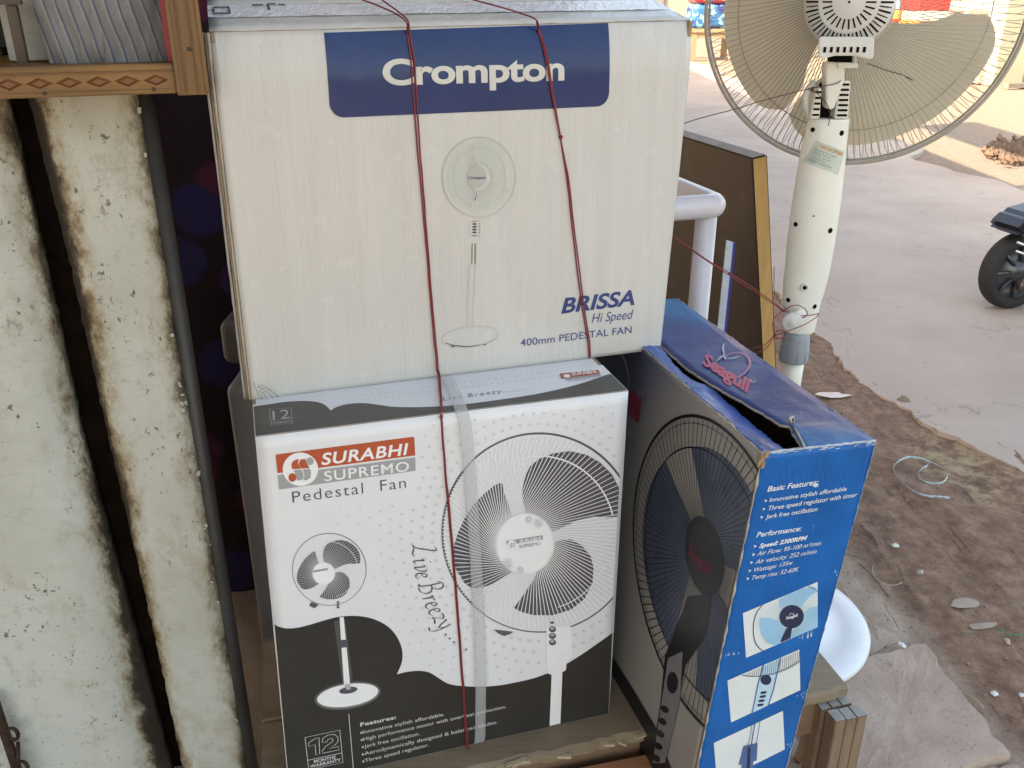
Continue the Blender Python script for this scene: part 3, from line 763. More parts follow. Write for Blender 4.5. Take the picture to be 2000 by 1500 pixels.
    loop([(370, 620), (380, 585), (420, 562), (470, 556), (500, 580), (500, 615), (480, 640), (430, 672), (505, 655), (510, 682), (375, 710), (375, 685), (400, 655), (450, 620), (460, 600), (450, 590), (420, 595), (408, 620)])
    pr.done('printed_lettering', WI, root)
    # calligraphic slogan running downwards: strokes in (along, up) units
    base = catmull([(805, 1060, 0), (806, 1085, 0), (810, 1115, 0), (816, 1142, 0), (824, 1166, 0), (835, 1192, 0), (850, 1217, 0), (868, 1238, 0), (888, 1256, 0), (908, 1268, 0), (935, 1277, 0), (960, 1282, 0)], 10)
    cum = [0]
    for a, b in zip(base, base[1:]): cum.append(cum[-1] + (b - a).length)
    def bp(s, h):
        for i in range(len(cum) - 1):
            if s <= cum[i + 1]: break
        t = (s - cum[i]) / (cum[i + 1] - cum[i]); p = base[i].lerp(base[i + 1], t); d = (base[i + 1] - base[i]).normalized()
        return (p.x + d.y * h, p.y - d.x * h)
    S = {'L': [[(1, 30), (5, 33), (9, 31), (8, 20), (6, 6), (2, 1), (8, 2), (16, 0), (21, 3)]], 'i': [[(1, 11), (4, 15), (4, 5), (6, 0), (9, 3)], [(6, 22), (7.5, 24)]],
         'v': [[(0, 12), (4, 15), (5, 6), (6, 0), (11, 7), (13, 15), (10, 15)]], 'e': [[(1, 8), (7, 10), (8, 14), (4, 15), (1, 8), (2, 2), (6, 0), (11, 3)]],
         'B': [[(5, 31), (5, 16), (3, 1), (0, 3)], [(0, 27), (6, 33), (14, 32), (16, 26), (12, 19), (6, 17)], [(8, 18), (16, 15), (18, 8), (13, 1), (5, 0)]],
         'r': [[(1, 12), (4, 15), (4, 6), (3, 0)], [(4, 9), (8, 15), (11, 14)]], 'z': [[(0, 14), (4, 16), (11, 13), (6, 7), (1, 1), (6, 2), (12, -1)]],
         'y': [[(0, 13), (3, 15), (4, 6), (7, 1), (11, 6)], [(14, 16), (12, 6), (8, -6), (3, -12), (-2, -10)]]}
    adv = {'L': 22, 'i': 9, 'v': 13, 'e': 11, 'B': 20, 'r': 11, 'z': 13, 'y': 16, ' ': 6}
    s0 = 2; pr = Print(F, 1.8); adv = {k: v * 1.10 for k, v in adv.items()}
    for ch in 'Live Breezy':
        for st in S.get(ch, []):
            pp = catmull([(x, y, 0) for x, y in st], 6)
            ww = []
            for i in range(len(pp)):
                d = (pp[min(i + 1, len(pp) - 1)] - pp[max(i - 1, 0)]); a = atan2(d.y, d.x); ww.append(0.9 + 2.6 * abs(sin(a - radians(40))))
            pr.line([bp(s0 + p.x * 1.18 + p.y * 0.14, p.y * 1.42) for p in pp], ww)
        s0 += adv[ch] * 1.13 + .9
    for k in range(5):
        if k == 3: continue
        x, y = bp(min(s0 + 6 + k * 11 + (6 if k > 2 else 0), cum[-1] - 1), 1); pr.poly([(x - 2, y - 2), (x + 2, y - 1.5), (x + 1.7, y + 2), (x - 2, y + 1.5)])
    pr.done('printed_lettering', simple('slogan_ink', (0.11, 0.11, 0.12), 0.4, 0.05), root)
    # ---- top prints
    zt = c[3].z + 0.0010
    T = Panel(V((c[3].x, c[3].y, zt)), (c[2] - c[3]), uy)
    TT = Panel(c[3] + UP * 0.0009, (c[2] - c[3]), uy)
    g = lambda x, y: (480 + x * .38, 680 + y * .38)
    wt = catmull([(*g(*p), 0) for p in ((30, 302), (120, 290), (200, 278), (290, 273), (360, 277), (405, 292), (437, 322))], 5) + catmull([(*g(*p), 0) for p in ((437, 322), (470, 303), (530, 288), (610, 284), (690, 294), (780, 304), (950, 303), (1120, 290), (1320, 264), (1500, 236), (1700, 190), (1850, 140), (1893, 130))], 5)
    pr = Print(TT, 1.2); uvt = [TT.uv(p.x, p.y) for p in wt]
    Wt = (c[2] - c[3]).length
    uvt = [(min(max(u, 0.001), Wt - .001), max(v, .0015)) for u, v in uvt]
    pr.poly_uv([(0.001, 0.0012)] + [(Wt - 0.001, 0.0012)] + [(Wt - .001, .05)] + uvt[::-1])
    pr.done('dark_wave', GT, root)
    pr = Print(TT, 1.2)
    for j in range(3):
        for i in range(46):
            x = 640 + i * 12 + j * 4; y = 772 - (x - 640) * .125 + j * 9
            u, v = TT.uv(x, y)
            if 0.012 < v < 0.084 and 0 < u < Wt - .03 and 700 < x < 1120: pr.ell(x, y, 2.4, 1.2, n=6)
    pr.done('printed_dots', DOT, root)
    pr = Print(TT, 2.2); pr.line([g(122, 316), g(232, 309), g(240, 390), g(132, 399)], 1.0, True); pr.line([g(129, 376), g(238, 368)], .8)
    lettering(pr, '12', g(140, 372), g(228, 362), g(137, 326), 0.0, 0, 1, res=3, capbody='1'); lettering(pr, 'WARRANTY', g(137, 394), g(234, 386), g(136, 382), 0, 0, res=2)
    pr.done('printed_lettering', simple('top_ink', (.42, .42, .41), .4, .03), root)
    pr = Print(TT, 1.2); lettering(pr, 'Live Breezy.......', g(1015, 272), g(1430, 215), g(1012, 252), -0.005, 0.3, 1.2, res=3); pr.done('printed_lettering', simple('top_soft_ink', (.2, .2, .21), .4, .03), root)
    pr = Print(TT, 1.4); pr.poly([g(1612, 132), g(1812, 112), g(1822, 132), g(1622, 158)]); pr.done('logo_bar', OR, root)
    pr = Print(TT, 1.4); pr.poly([g(1640, 157), g(1822, 134), g(1826, 144), g(1650, 166)]); pr.done('logo_bar', LG, root)
    pr = Print(TT, 2.2); lettering(pr, 'SURABHI', g(1680, 143), g(1808, 129), g(1678, 127), 0.02, .2, res=2); pr.ell(*g(1650, 145), 7, 3.2, n=14); pr.done('logo_lettering', INK_W, root)
    pr = Print(TT, 2.2); lettering(pr, 'Pedestal Fan', g(1665, 175), g(1800, 157), g(1664, 168), 0, 0, res=2); pr.done('printed_lettering', simple('top_soft_ink2', (.3, .3, .31), .4, .03), root)
    # strap of whitish plastic: over the top and down the front
    st = NT('packing_strap_plastic'); st.col((0.66, 0.66, 0.66)); st.rough(0.3); st.b.inputs['Alpha'].default_value = 0.30
    st.bump(st.noise(500, 2, 0.5, (1, 1, 6)), 0.6, 0.0006); st.bump(st.noise(40, 2, 0.5, (1, 1, .6)), .5, .002)
    cl = [TT.p(872, 738, .0035), TT.p(886, 768, .0035), TT.p(899, 800, .0032)] + [F.p(x, y, o_) for x, y, o_ in ((906, 822, .0035), (912, 880, .006), (917, 950, .007), (924, 1040, .007), (930, 1150, .007), (935, 1260, .0065), (937, 1350, .006), (936, 1430, .005), (935, 1446, .004))]
    cl = catmull(cl, 6); m = MB(); vs = []; fs = []
    for i, p in enumerate(cl):
        hw = 0.0078; tw = 0.0012 * noise.noise(p * 14)
        for e in (-1, -.5, 0, .5, 1): vs.append(p + F.U * hw * e + F.N * (tw * e + 0.0005 * (1 - e * e)))
    for i in range(len(cl) - 1):
        for k in range(4): a = i * 5 + k; fs.append((a, a + 5, a + 6, a + 1))
    n0 = len(vs); vs += [V(v) - F.N * 0.0007 - V((0, 0, .0004)) for v in vs]
    fs += [tuple(x + n0 for x in f[::-1]) for f in fs]
    for i in range(len(cl) - 1):
        for k in (0, 4): a = i * 5 + k; fs.append((a, a + n0, a + 5 + n0, a + 5))
    m.add(vs, fs); m.build('packing_strap', st.m, root, True)
    return root, F, TT
surabhi, SF, ST = surabhi_carton()
#--PART3--

# ------------------------------------------------------------------ blue carton, standing edge-on at the right
def seagull_carton():
    K = 1.03; ya, pi_, ro = 0.3032, 0.0236, 0.0671
    Rz = Matrix.Rotation(ya, 3, 'Z') @ Matrix.Rotation(ro, 3, 'Y') @ Matrix.Rotation(pi_, 3, 'X')
    ux, uy, uz = Rz @ V((1, 0, 0)), Rz @ V((0, 1, 0)), Rz @ V((0, 0, 1))
    O = EYE + (V((0.2276, 0.8421, 0.2)) - EYE) * K
    FN = Panel(O, ux, uz)                                   # narrow blue face
    FD = Panel(O + uy * 0.5, -uy, uz)                       # wide dark face
    A = FN.p(1490, 886); B = FN.p(1711, 862)
    dn = lambda p: p - uz * ((p.z - 0.2015) / uz.z)
    A0, B0 = dn(A), dn(B); D = 0.5
    # taper of the narrow face measured low down
    q = FN.p(1535, 1500); t_ = (B - q).normalized(); B0 = B - t_ * ((B.z - 0.2015) / t_.z)
    q = FN.p(1362, 1500); t_ = (A - q).normalized(); A0 = A - t_ * ((A.z - 0.2015) / t_.z)
    A1, B1 = A + uy * D, B + uy * D; A10, B10 = A0 + uy * D, B0 + uy * D
    root = empty('carton', (A0 + B10) / 2, 'blue pedestal fan carton with torn open top, standing edge-on beside the two stacked cartons', 'carton')
    BL = paper('bright_blue_print', (0.004, 0.118, 0.40), 0.32, 0.16, 0.22, (0.42, 0.55, 0.68), var=0.12, dirt=0, spec=0.25)
    GR = NT('silver_to_navy_print')
    # silver print that runs into navy towards the far upper corner and black at the foot: printed artwork
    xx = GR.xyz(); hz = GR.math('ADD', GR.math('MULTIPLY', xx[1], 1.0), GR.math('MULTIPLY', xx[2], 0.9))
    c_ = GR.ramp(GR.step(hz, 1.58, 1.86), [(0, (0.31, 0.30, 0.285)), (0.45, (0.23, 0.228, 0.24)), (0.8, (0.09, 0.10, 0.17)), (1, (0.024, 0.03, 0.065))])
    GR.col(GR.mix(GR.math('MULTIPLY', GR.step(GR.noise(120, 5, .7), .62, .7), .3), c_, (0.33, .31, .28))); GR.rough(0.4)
    GR.bump(GR.noise(60, 2, 0.5, (4, 4, .06)), .15, .0012); GR = GR.m
    slabquad((A0, B0, B, A), 0.005, 'narrow_panel', [BL, KRAFT], root, 20, 60, edge=0.0010)
    i_ = uy * .0052; slabquad((A10, A0 + i_, A + i_, A1), 0.005, 'wide_panel', [GR, KRAFT_D], root, 60, 60, edge=0.0010)
    slabquad((B0 + i_, B10, B1, B + i_), 0.005, 'wide_panel', [GR, KRAFT_D], root, 1, 1)
    slabquad((B10, A10, A1, B1), 0.005, 'narrow_panel', [BL, KRAFT_D], root)
    slabquad((A10, B10, B0 + i_, A0 + i_), 0.004, 'bottom_panel', [BL, KRAFT_D], root)
    # top flaps
    BT = paper('deep_blue_top_print', (0.014, 0.035, 0.17), 0.34, 0.25, 0.10, (0.25, 0.3, 0.5), var=0.25, dirt=0)
    tb = NT('top_blue_print'); xx = tb.xyz()
    g1 = tb.step(xx[1], 0.98, 0.88); g2 = tb.step(xx[1], 1.24, 1.33)
    gg = tb.math('ADD', g1, g2); nz = tb.noise(18, 6, .65)
    cc = tb.mix(gg, tb.ramp(nz, [(.3, (0.013, 0.024, 0.115)), (.7, (0.022, 0.045, 0.20))]), tb.ramp(nz, [(.3, (0.008, 0.10, 0.27)), (.7, (0.014, 0.16, 0.36))]))
    sc_ = tb.math('MULTIPLY', tb.step(tb.noise(120, 5, .75, (1, .5, 1)), .63, .68), tb.step(tb.noise(9, 3, .6), .5, .62))
    tb.col(tb.mix(tb.math('MULTIPLY', sc_, .8), cc, (.32, .4, .55))); tb.rough(.42); tb.bump(tb.noise(14, 4, .6), .5, .006); tb.bump(tb.noise(200, 2, .5, (1, 6, 1)), .2, .001)
    T = Panel(A + uz * 0.001, B - A, uy)
    tp = lambda x, y, o=0.0: hit(x, y, T.O + T.N * o, T.N)
    def ragged(pts, amp, step=0.004):
        out = []
        for i in range(len(pts) - 1):
            a, b = V(pts[i]), V(pts[i + 1]); k = max(1, int((b - a).length / step))
            for j in range(k):
                p = a.lerp(b, j / k); out.append(p + ux * noise.fractal(p * 120, .8, 2, 4) * amp + uz * noise.noise(p * 60) * amp)
        out.append(V(pts[-1])); return out
    def strip(name, outer, inner, mats, th, nseg=4):
        # board between two polylines of equal count
        n = len(outer); bm = bmesh.new(); rows = []
        for i in range(n):
            row = []
            for k in range(nseg + 1):
                s = k / nseg; p = outer[i].lerp(inner[i], s) + uz * (0.0012 * noise.noise(V((i * .11, s * 3, len(name)))) )
                row.append(bm.verts.new(p))
            rows.append(row)
        fs = []
        for i in range(n - 1):
            for k in range(nseg): fs.append(bm.faces.new((rows[i][k], rows[i][k + 1], rows[i + 1][k + 1], rows[i + 1][k])))
        for f in fs: f.smooth = True
        ret = bmesh.ops.extrude_face_region(bm, geom=fs)
        for g_ in ret['geom']:
            if isinstance(g_, bmesh.types.BMVert): g_.co -= uz * th
        bmesh.ops.recalc_face_normals(bm, faces=bm.faces)
        for f in bm.faces: f.material_index = 0 if f.normal.dot(uz) > .55 else 1
        me = bpy.data.meshes.new(name); bm.to_mesh(me); bm.free(); return link(name, me, mats, root)
    def resample(pts, n):
        pts = [V(p) for p in pts]; cum = [0]
        for a, b in zip(pts, pts[1:]): cum.append(cum[-1] + (b - a).length)
        out = []; j = 0
        for i in range(n):
            s = cum[-1] * i / (n - 1)
            while j < len(cum) - 2 and cum[j + 1] < s: j += 1
            t = (s - cum[j]) / max(1e-9, cum[j + 1] - cum[j]); out.append(pts[j].lerp(pts[j + 1], min(1, max(0, t))))
        return out
    TORN = simple('torn_liner', (0.42, 0.39, 0.34), 0.9, 0.2, 90, .5, 300)
    outer = resample([B1 + uz * .001, B + uz * .001], 150)
    inner = [A1 + (B1 - A1) * .45, tp(1285, 668), tp(1310, 692, .001), tp(1345, 722, .001), tp(1400, 756, .002), tp(1440, 779, .003), tp(1490, 807, .003), tp(1525, 829, .003), tp(1543, 832, .005), tp(1549, 846, .004), tp(1558, 860, .002), tp(1566, 874, 0)]
    inner = [p + ux * noise.fractal(p * 150, .8, 2, 4) * .0016 for p in resample(inner, 150)]
    strip('top_flap', outer, inner, [tb.m, TORN], 0.0035, 8)
    outer = resample([A1 + uz * .001, A + uz * .001], 150)
    inner = [A1 + (B1 - A1) * .25, tp(1268, 672), tp(1290, 676, 0), tp(1313, 705, -.002), tp(1340, 734, -.003), tp(1358, 745, -.001), tp(1378, 751, -.001), tp(1396, 762, -.003), tp(1423, 787, -.006), tp(1450, 812, -.008), tp(1477, 835, -.009), tp(1506, 858, -.005), tp(1534, 880, -.002)]
    inner = [p + ux * noise.fractal(p * 150 + V((5, 0, 0)), .8, 2, 4) * .0022 for p in resample(inner, 150)]
    LB = paper('light_blue_flap_print', (0.055, 0.12, 0.38), 0.3, 0.3, 0.25, (0.5, .5, .68), var=.3, dirt=0)
    strip('top_flap', outer, inner, [LB, TORN], 0.0035, 8)
    # cardboard rim seen along the near top edge, frayed corner, curled tear
    m = MB(); pts = [A.lerp(B, i / 50) + uz * (.0005 + .0012 * noise.noise(V((i * .4, 0, 0)))) - uy * -.001 for i in range(51)]
    m.tube(pts, [.0016 + .0008 * noise.noise(V((i * .7, 4, 0))) for i in range(51)], 5); m.build('worn_edge', simple('worn_paper_edge', (.40, .44, .50), .8, .3, 120, .5, 300), root, True)
    for a, b, r0, mat in ((A, A0, .0016, TORN), (A, A1, .0015, TORN), (B, B1, .0013, simple('worn_edge_pale', (.33, .33, .34), .85, .3, 120)), (B, B0, .0012, simple('worn_edge_blue', (.20, .30, .45), .8, .5, 120))):
        n = 120; m = MB(); pts = [a.lerp(b, i / n) + V((1, 0, 1)) * .0010 * noise.fractal(a.lerp(b, i / n) * 160, .8, 2, 3) for i in range(n + 1)]
        m.tube(pts, [max(.0003, r0 * (.6 + 1.1 * noise.noise(p * 70))) for p in pts], 5); m.build('worn_edge', mat, root, True)
    m = MB(); c = catmull([tp(1546, 826, .006), tp(1543, 818, .014), tp(1549, 815, .002), tp(1552, 824, .013)], 5)
    m.tube(c, [.0006, .0016, .002, .0018, .0022, .0018, .0016, .0018, .002, .0018, .0015, .0012, .001, .0008, .0008, .0006][:len(c)], 6)
    c2 = catmull([tp(1552, 836, .004), tp(1560, 850, .006), tp(1568, 866, .003), tp(1571, 874, .001)], 6)
    m.tube(c2, [.0014 + .0010 * noise.noise(V((i * .9, 0, 2))) for i in range(len(c2))], 6)
    m.build('torn_curl', TORN, root, True)
    m = MB()
    for i in range(9):
        p = A + V((random.uniform(-.002, .004), random.uniform(-.001, .003), random.uniform(-.014, .002))); m.box(p, V((.004, .001, .001)) * random.uniform(.4, 1), (0, .002, .0005), (.0005, 0, .0035))
    m.build('frayed_corner', KRAFT, root)
    # ---- prints, top flap
    PINK = simple('pink_red_ink', (0.42, 0.035, 0.10), 0.4, 0.1); PALE = simple('pale_ink', (0.40, 0.38, 0.45), 0.4, 0.1)
    g = lambda x, y: (1180 + x * .27, 560 + y * .27)
    for s, a in ():
        pass
    T2 = Panel(A + uz * 0.0033, B - A, uy)
    pr = Print(T2, 1.0)
    lettering(pr, 'Seagull', g(708, 556), g(1036, 766), g(742, 478), 0.035, 0.0, 0.96, res=5, capbody='S', up='full')
    pr.done('brand_lettering', PINK, root)
    pr = Print(T2, 1.0)
    arc = catmull([(*g(x, y), 0) for x, y in ((870, 508), (905, 488), (950, 478), (1000, 482), (1040, 510), (1055, 550), (1045, 590), (1015, 625), (985, 645), (965, 660))], 4)
    pr.line([(p.x, p.y) for p in arc], [1.2 + 3.0 * sin(pi * i / len(arc)) for i in range(len(arc))]); pr.done('logo_emblem', simple('arc_pink_ink', (.45, .12, .22), .4, .1), root)
    pr = Print(T2, 1.6)
    for l in (((868, 412), (860, 440), (862, 470), (872, 500)), ((872, 500), (862, 500), (840, 515), (815, 540)), ((865, 505), (895, 520), (940, 515), (985, 500)), ((862, 488), (868, 510), (878, 530))):
        cc2 = catmull([(*g(x, y), 0) for x, y in l], 4); pr.line([(p.x, p.y) for p in cc2], [.8 + 2.8 * sin(pi * i / (len(cc2) - 1)) for i in range(len(cc2))])
    pr.ell(*g(1076, 680), 5, 3.6, 30, w=.9); lettering(pr, 'R', g(1070, 690), g(1081, 688), g(1072, 675), .01, 0, res=2)
    pr.done('logo_emblem', PALE, root)
    # ---- prints, narrow face
    WH = simple('clean_white_ink', (0.70, 0.72, 0.74), 0.4, 0.03)
    q = lambda x, y: (1400 + x * .16, 880 + y * .16)
    pr = Print(FN, 1.4)
    lettering(pr, 'Basic Features:', q(612, 500), q(1232, 410), q(618, 436), .016, .18, res=4, capbody='B')
    for s, a, b, h in (('Innovative stylish affordable', (638, 626), (1578, 487), 574), ('Three speed regulator with timer', (622, 730), (1704, 560), 676), ('Jerk free oscillation', (590, 832), (1222, 735), 780)):
        lettering(pr, s, q(*a), q(*b), q(a[0] + 5, h), .005, .14, res=3)
    lettering(pr, 'Performance:', q(478, 1057), q(1027, 975), q(485, 996), .016, .18, res=4, capbody='P')
    for s, a, b, h, bo in (('Speed: 2300RPM', (512, 1187), (1098, 1085), 1135, .035), ('Air Flow: 95-100 m\u00b3/min', (487, 1283), (1266, 1150), 1232, .002), ('Air velocity: 252 m/min', (465, 1384), (1211, 1250), 1332, .002),
                           ('Wattage: 135w', (450, 1480), (925, 1385), 1430, .002), ('Temp rise: 52-60K', (424, 1575), (996, 1467), 1525, .002)):
        lettering(pr, s, q(*a), q(*b), q(a[0] + 5, h), bo, .28, res=3)
    for x, y in ((577, 612), (553, 714), (527, 813), (447, 1168), (427, 1268), (402, 1366), (381, 1466), (358, 1562)):
        pr.poly([q(x, y - 18), q(x + 40, y - 6), q(x + 2, y + 20), q(x + 12, y)])
    pr.done('printed_lettering', WH, root)
    z = lambda x, y: (1380 + x * .2667, 1100 + y * .2667)
    PIC = simple('picture_white', (0.66, 0.70, 0.70), 0.4, 0.04); SKY = simple('picture_sky_blue', (0.25, 0.50, 0.70), 0.4, 0.08); NV = simple('picture_navy', (0.020, 0.027, 0.07), 0.4, 0.1); MID = simple('picture_mid_blue', (0.07, 0.13, 0.30), 0.4, 0.15); PB = simple('picture_pale_blue', (0.45, 0.62, 0.72), .4, .06)
    for quad in ([(265, 365), (812, 135), (812, 468), (288, 692)], [(152, 858), (680, 630), (685, 928), (178, 1165)], [(52, 1315), (558, 1080), (572, 1362), (340, 1478), (230, 1600), (75, 1600)]):
        pr = Print(FN, 1.0); pr.poly([z(*p) for p in quad]); pr.done('printed_picture', PIC, root)
    pr = Print(FN, 1.8)     # blades in picture one
    pr.poly([z(*p) for p in ((530, 262), (600, 225), (700, 185), (790, 170), (812, 205), (760, 235), (720, 280), (690, 320), (620, 310), (555, 350), (530, 310))])
    pr.poly([z(*p) for p in ((390, 400), (450, 395), (500, 410), (540, 430), (560, 470), (590, 480), (560, 560), (500, 605), (440, 580), (400, 520), (385, 450))])
    pr.poly([z(*p) for p in ((700, 370), (760, 320), (812, 315), (812, 466), (720, 505), (620, 548), (625, 500), (680, 440))])
    pr.done('printed_picture', SKY, root)
    cx, cy = 620, 388
    pr = Print(FN, 2.4)
    for k in range(96):
        a = 2 * pi * k / 96; x0, y0 = cx + 85 * cos(a), cy + 85 * sin(a); x1, y1 = cx + 285 * cos(a + .1), cy + 262 * sin(a + .1)
        # keep inside the picture
        t = 1.0
        for _ in range(20):
            X, Y = x0 + (x1 - x0) * t, y0 + (y1 - y0) * t
            if X < 808 and Y > 365 - (X - 265) * .42 + 8 and Y < 692 - (X - 288) * .4275 - 8 and X > 270: break
            t -= .05
        if t > 0: pr.line([z(x0, y0), z(x0 + (x1 - x0) * t, y0 + (y1 - y0) * t)], .55)
    pr.done('printed_picture', simple('picture_wire_white', (.50, .62, .68), .4, .05), root)
    pr = Print(FN, 2.8)
    ring = [(408, 302), (370, 350), (345, 420), (340, 500), (352, 570), (380, 615), (412, 638)]
    pr.line([z(*p) for p in [(q_.x, q_.y) for q_ in catmull([(x, y, 0) for x, y in ring], 5)]], 1.5)
    pr.ell(*z(620, 388), 24, 22.5, -20); pr.poly([z(*p) for p in ((580, 475), (625, 462), (612, 548), (535, 580), (550, 540))])
    pr.line([z(740, 166), z(775, 178), z(808, 200)], 1)
    # picture two: guard arc and neck frame
    r2 = catmull([(x, y, 0) for x, y in ((258, 818), (330, 826), (410, 820), (500, 800), (590, 765), (680, 712))], 5)
    pr.line([z(p.x, p.y) for p in r2], 1.3)
    for k in range(26):
        x = 285 + k * 15.5; yt = 858 - (x - 152) * .432 + 4; yb = 824 - max(0, x - 410) * .0 - ((x - 410) ** 2 * .0013 if x > 410 else 0) - 2
        if yb > yt + 4: pr.line([z(x + 6, yt), z(x, yb)], .7)
    pr.done('printed_picture', NV, root)
    pr = Print(FN, 1.8); pr.poly([z(*p) for p in ((415, 742), (540, 692), (490, 900), (455, 1036), (325, 1098), (365, 900))]); pr.done('printed_picture', PB, root)
    pr = Print(FN, 2.4)
    pr.line([z(415, 742), z(375, 880), z(352, 1000), z(330, 1095)], 2.2); pr.line([z(540, 692), z(510, 820), z(488, 920), z(450, 1038)], 2.6)
    pr.line([z(330, 1180), z(318, 1260), z(300, 1330)], 1.2); pr.line([z(352, 1172), z(338, 1250), z(326, 1325)], 2.2); pr.line([z(388, 1158), z(378, 1230), z(360, 1320)], 1.2)
    pr.poly([z(*p) for p in ((268, 1335), (372, 1312), (365, 1440), (340, 1450), (330, 1600), (240, 1600), (255, 1470), (232, 1475))])
    pr.done('printed_picture', MID, root)
    pr = Print(FN, 3.2); pr.ell(*z(432, 850), 10.5, 10, 0)
    for x, y in ((412, 943), (407, 972), (398, 1003), (390, 1034)): pr.poly([z(x - 22, y + 2), z(x - 14, y - 7), z(x + 24, y - 10), z(x + 24, y + 1), z(x + 12, y + 8), z(x - 18, y + 11)])
    pr.poly([z(*p) for p in ((300, 1345), (320, 1342), (312, 1600), (285, 1600))])
    pr.done('printed_picture', NV, root)
    pr = Print(FN, 3.4); lettering(pr, 'Seagull', z(577, 408), z(662, 385), z(576, 388), .03, 0, res=3, capbody='S')
    pr.line([z(600, 378), z(612, 362), z(632, 366), z(642, 384)], 1); pr.done('printed_lettering', WH, root)
    # scuffs: rows of short white nicks across the blue
    pr = Print(FN, 1.2)
    for k in range(46):
        s = random.random(); x = 100 + 760 * s; y = 690 - 205 * s ** 1.25
        if 265 < x < 640: continue
        if x < 265: x = 100 + 150 * random.random(); y = 680 - (x - 100) * .2
        l = random.uniform(6, 34) * (1.4 if x > 640 else .8); pr.line([z(x, y - l / 2 + random.uniform(-8, 8)), z(x - 3, y + l / 2)], [.3, random.uniform(1, 2.2)])
    for x, y in ((690, 965), (700, 985), (712, 950), (660, 975), (725, 960), (590, 1330), (605, 1345), (615, 1325), (940, 70), (950, 90), (935, 60)): pr.line([z(x, y), z(x + 8, y - 10)], 1.4)
    pr.poly([q(1165, 428), q(1200, 395), q(1235, 400), q(1240, 430), q(1200, 450)])
    for k in range(30):
        u_ = random.random(); x, y = 1490 + 215 * u_, 886 - 24 * u_ + random.uniform(2, 8) * random.random(); pr.line([(x, y), (x + random.uniform(2, 10), y - 1)], random.uniform(.6, 2))
    pr.done('scuff_marks', simple('scuff_white', (.45, .55, .66), .7, .2), root)
    # faint darker hatch printed on the blue
    pr = Print(FN, .7)
    for k in range(34):
        x = 1500 + (k % 17) * 12.5 + (k // 17) * 5; y0 = 905 + (k // 17) * 160
        pts = [(x - 30 + j * 5 * .8, y0 + j * 17 + 5 * sin(j * 1.7 + k)) for j in range(7)]
        pts = [p for p in pts if FN.uv(*p)[0] < FN.uv(1700, 862)[0] - (p[1] - 862) * .00016 and FN.uv(*p)[0] > .012]
        if len(pts) > 2: pr.line(pts, 1.0)
    pr.done('printed_hatch', simple('hatch_blue', (0.010, 0.075, 0.33), .35, .1), root)
    # ---- prints, wide face
    RING = simple('ring_print', (0.012, 0.012, 0.015), 0.35, 0.1)
    cu, cvv = 0.5 - 0.0866, 0.3477; Rr = 0.1843
    LIM = 0.5 - 0.0015
    cg = V((*FD.uv(1362, 1098), 0)); hb = V((*FD.uv(1375, 1085), 0))
    # circle measured in face units (u runs towards the narrow face)
    A_ = FD.uv(1347, 812); B_ = FD.uv(1238, 1050); C_ = FD.uv(1290, 1290)
    def circ3(a, b, c):
        d = 2 * (a[0] * (b[1] - c[1]) + b[0] * (c[1] - a[1]) + c[0] * (a[1] - b[1])); s = [p[0] ** 2 + p[1] ** 2 for p in (a, b, c)]
        x = (s[0] * (b[1] - c[1]) + s[1] * (c[1] - a[1]) + s[2] * (a[1] - b[1])) / d; y = (s[0] * (c[0] - b[0]) + s[1] * (a[0] - c[0]) + s[2] * (b[0] - a[0])) / d
        return x, y, hypot(a[0] - x, a[1] - y)
    x0, y0, R0 = circ3(A_, B_, C_); hx, hy = hb.x, hb.y
    pt = lambda a, r: (x0 + r * cos(a), y0 + r * sin(a))
    pr = Print(FD, 1.0, LIM); pr.poly_uv([FD.uv(1188, 1268), FD.uv(1188, 1400), (0.49, 0.002), (0.49, 0.02), FD.uv(1310, 1500), FD.uv(1285, 1428), FD.uv(1240, 1352)][::1]); pr.done('printed_black_foot', RING, root)
    pr = Print(FD, 1.4, LIM)
    for a0, a1 in ((28, 118), (146, 255), (282, 354)):
        pr.poly_uv([(hx + .02 * cos(radians(a0)), hy + .02 * sin(radians(a0)))] + [pt(radians(a0 + (a1 - a0) * k / 14), R0 * (.80 + .05 * sin(pi * k / 14))) for k in range(15)])
    pr.done('printed_fan_blades', simple('dim_blue_print', (0.070, 0.085, 0.135), 0.36, 0.2), root)
    pr = Print(FD, 2.0, LIM)
    for k in range(104):
        a = 2 * pi * k / 104; pr.line_uv([(hx + .043 * cos(a + .3), hy + .043 * sin(a + .3)), pt(a + .05, R0 * .78), pt(a, R0 * .985)], 0.0011)
    for rr, ww in ((1.0, .0042), (.80, .0020), (.955, .0008)):
        pr.line_uv([pt(2 * pi * k / 90, R0 * rr) for k in range(90)], ww, True)
    pr.done('printed_fan_guard', RING, root)
    pr = Print(FD, 2.6, LIM); pr.poly_uv([(hx + .047 * cos(2 * pi * k / 40), hy + .050 * sin(2 * pi * k / 40)) for k in range(40)])
    # neck and control panel
    pr.poly([(1345, 1165), (1392, 1160), (1380, 1240), (1340, 1300), (1318, 1400), (1296, 1500), (1270, 1500), (1290, 1380), (1300, 1280), (1320, 1230)])
    pr.done('printed_fan_neck', RING, root)
    pr = Print(FD, 3.2, LIM); pr.poly([(1306, 1285), (1335, 1272), (1330, 1360), (1300, 1490), (1276, 1490), (1292, 1380)]); pr.done('printed_control_panel', simple('panel_silver_print', (.19, .19, .2), .4, .1), root)
    pr = Print(FD, 3.8, LIM); pr.ell(1315, 1333, 11, 21, 0)
    for k in range(5): pr.ell(1300 - k * 4.2, 1385 + k * 24, 9, 6, 40)
    pr.line([(1335, 1275), (1345, 1240), (1350, 1200)], 2); pr.done('printed_buttons', RING, root)
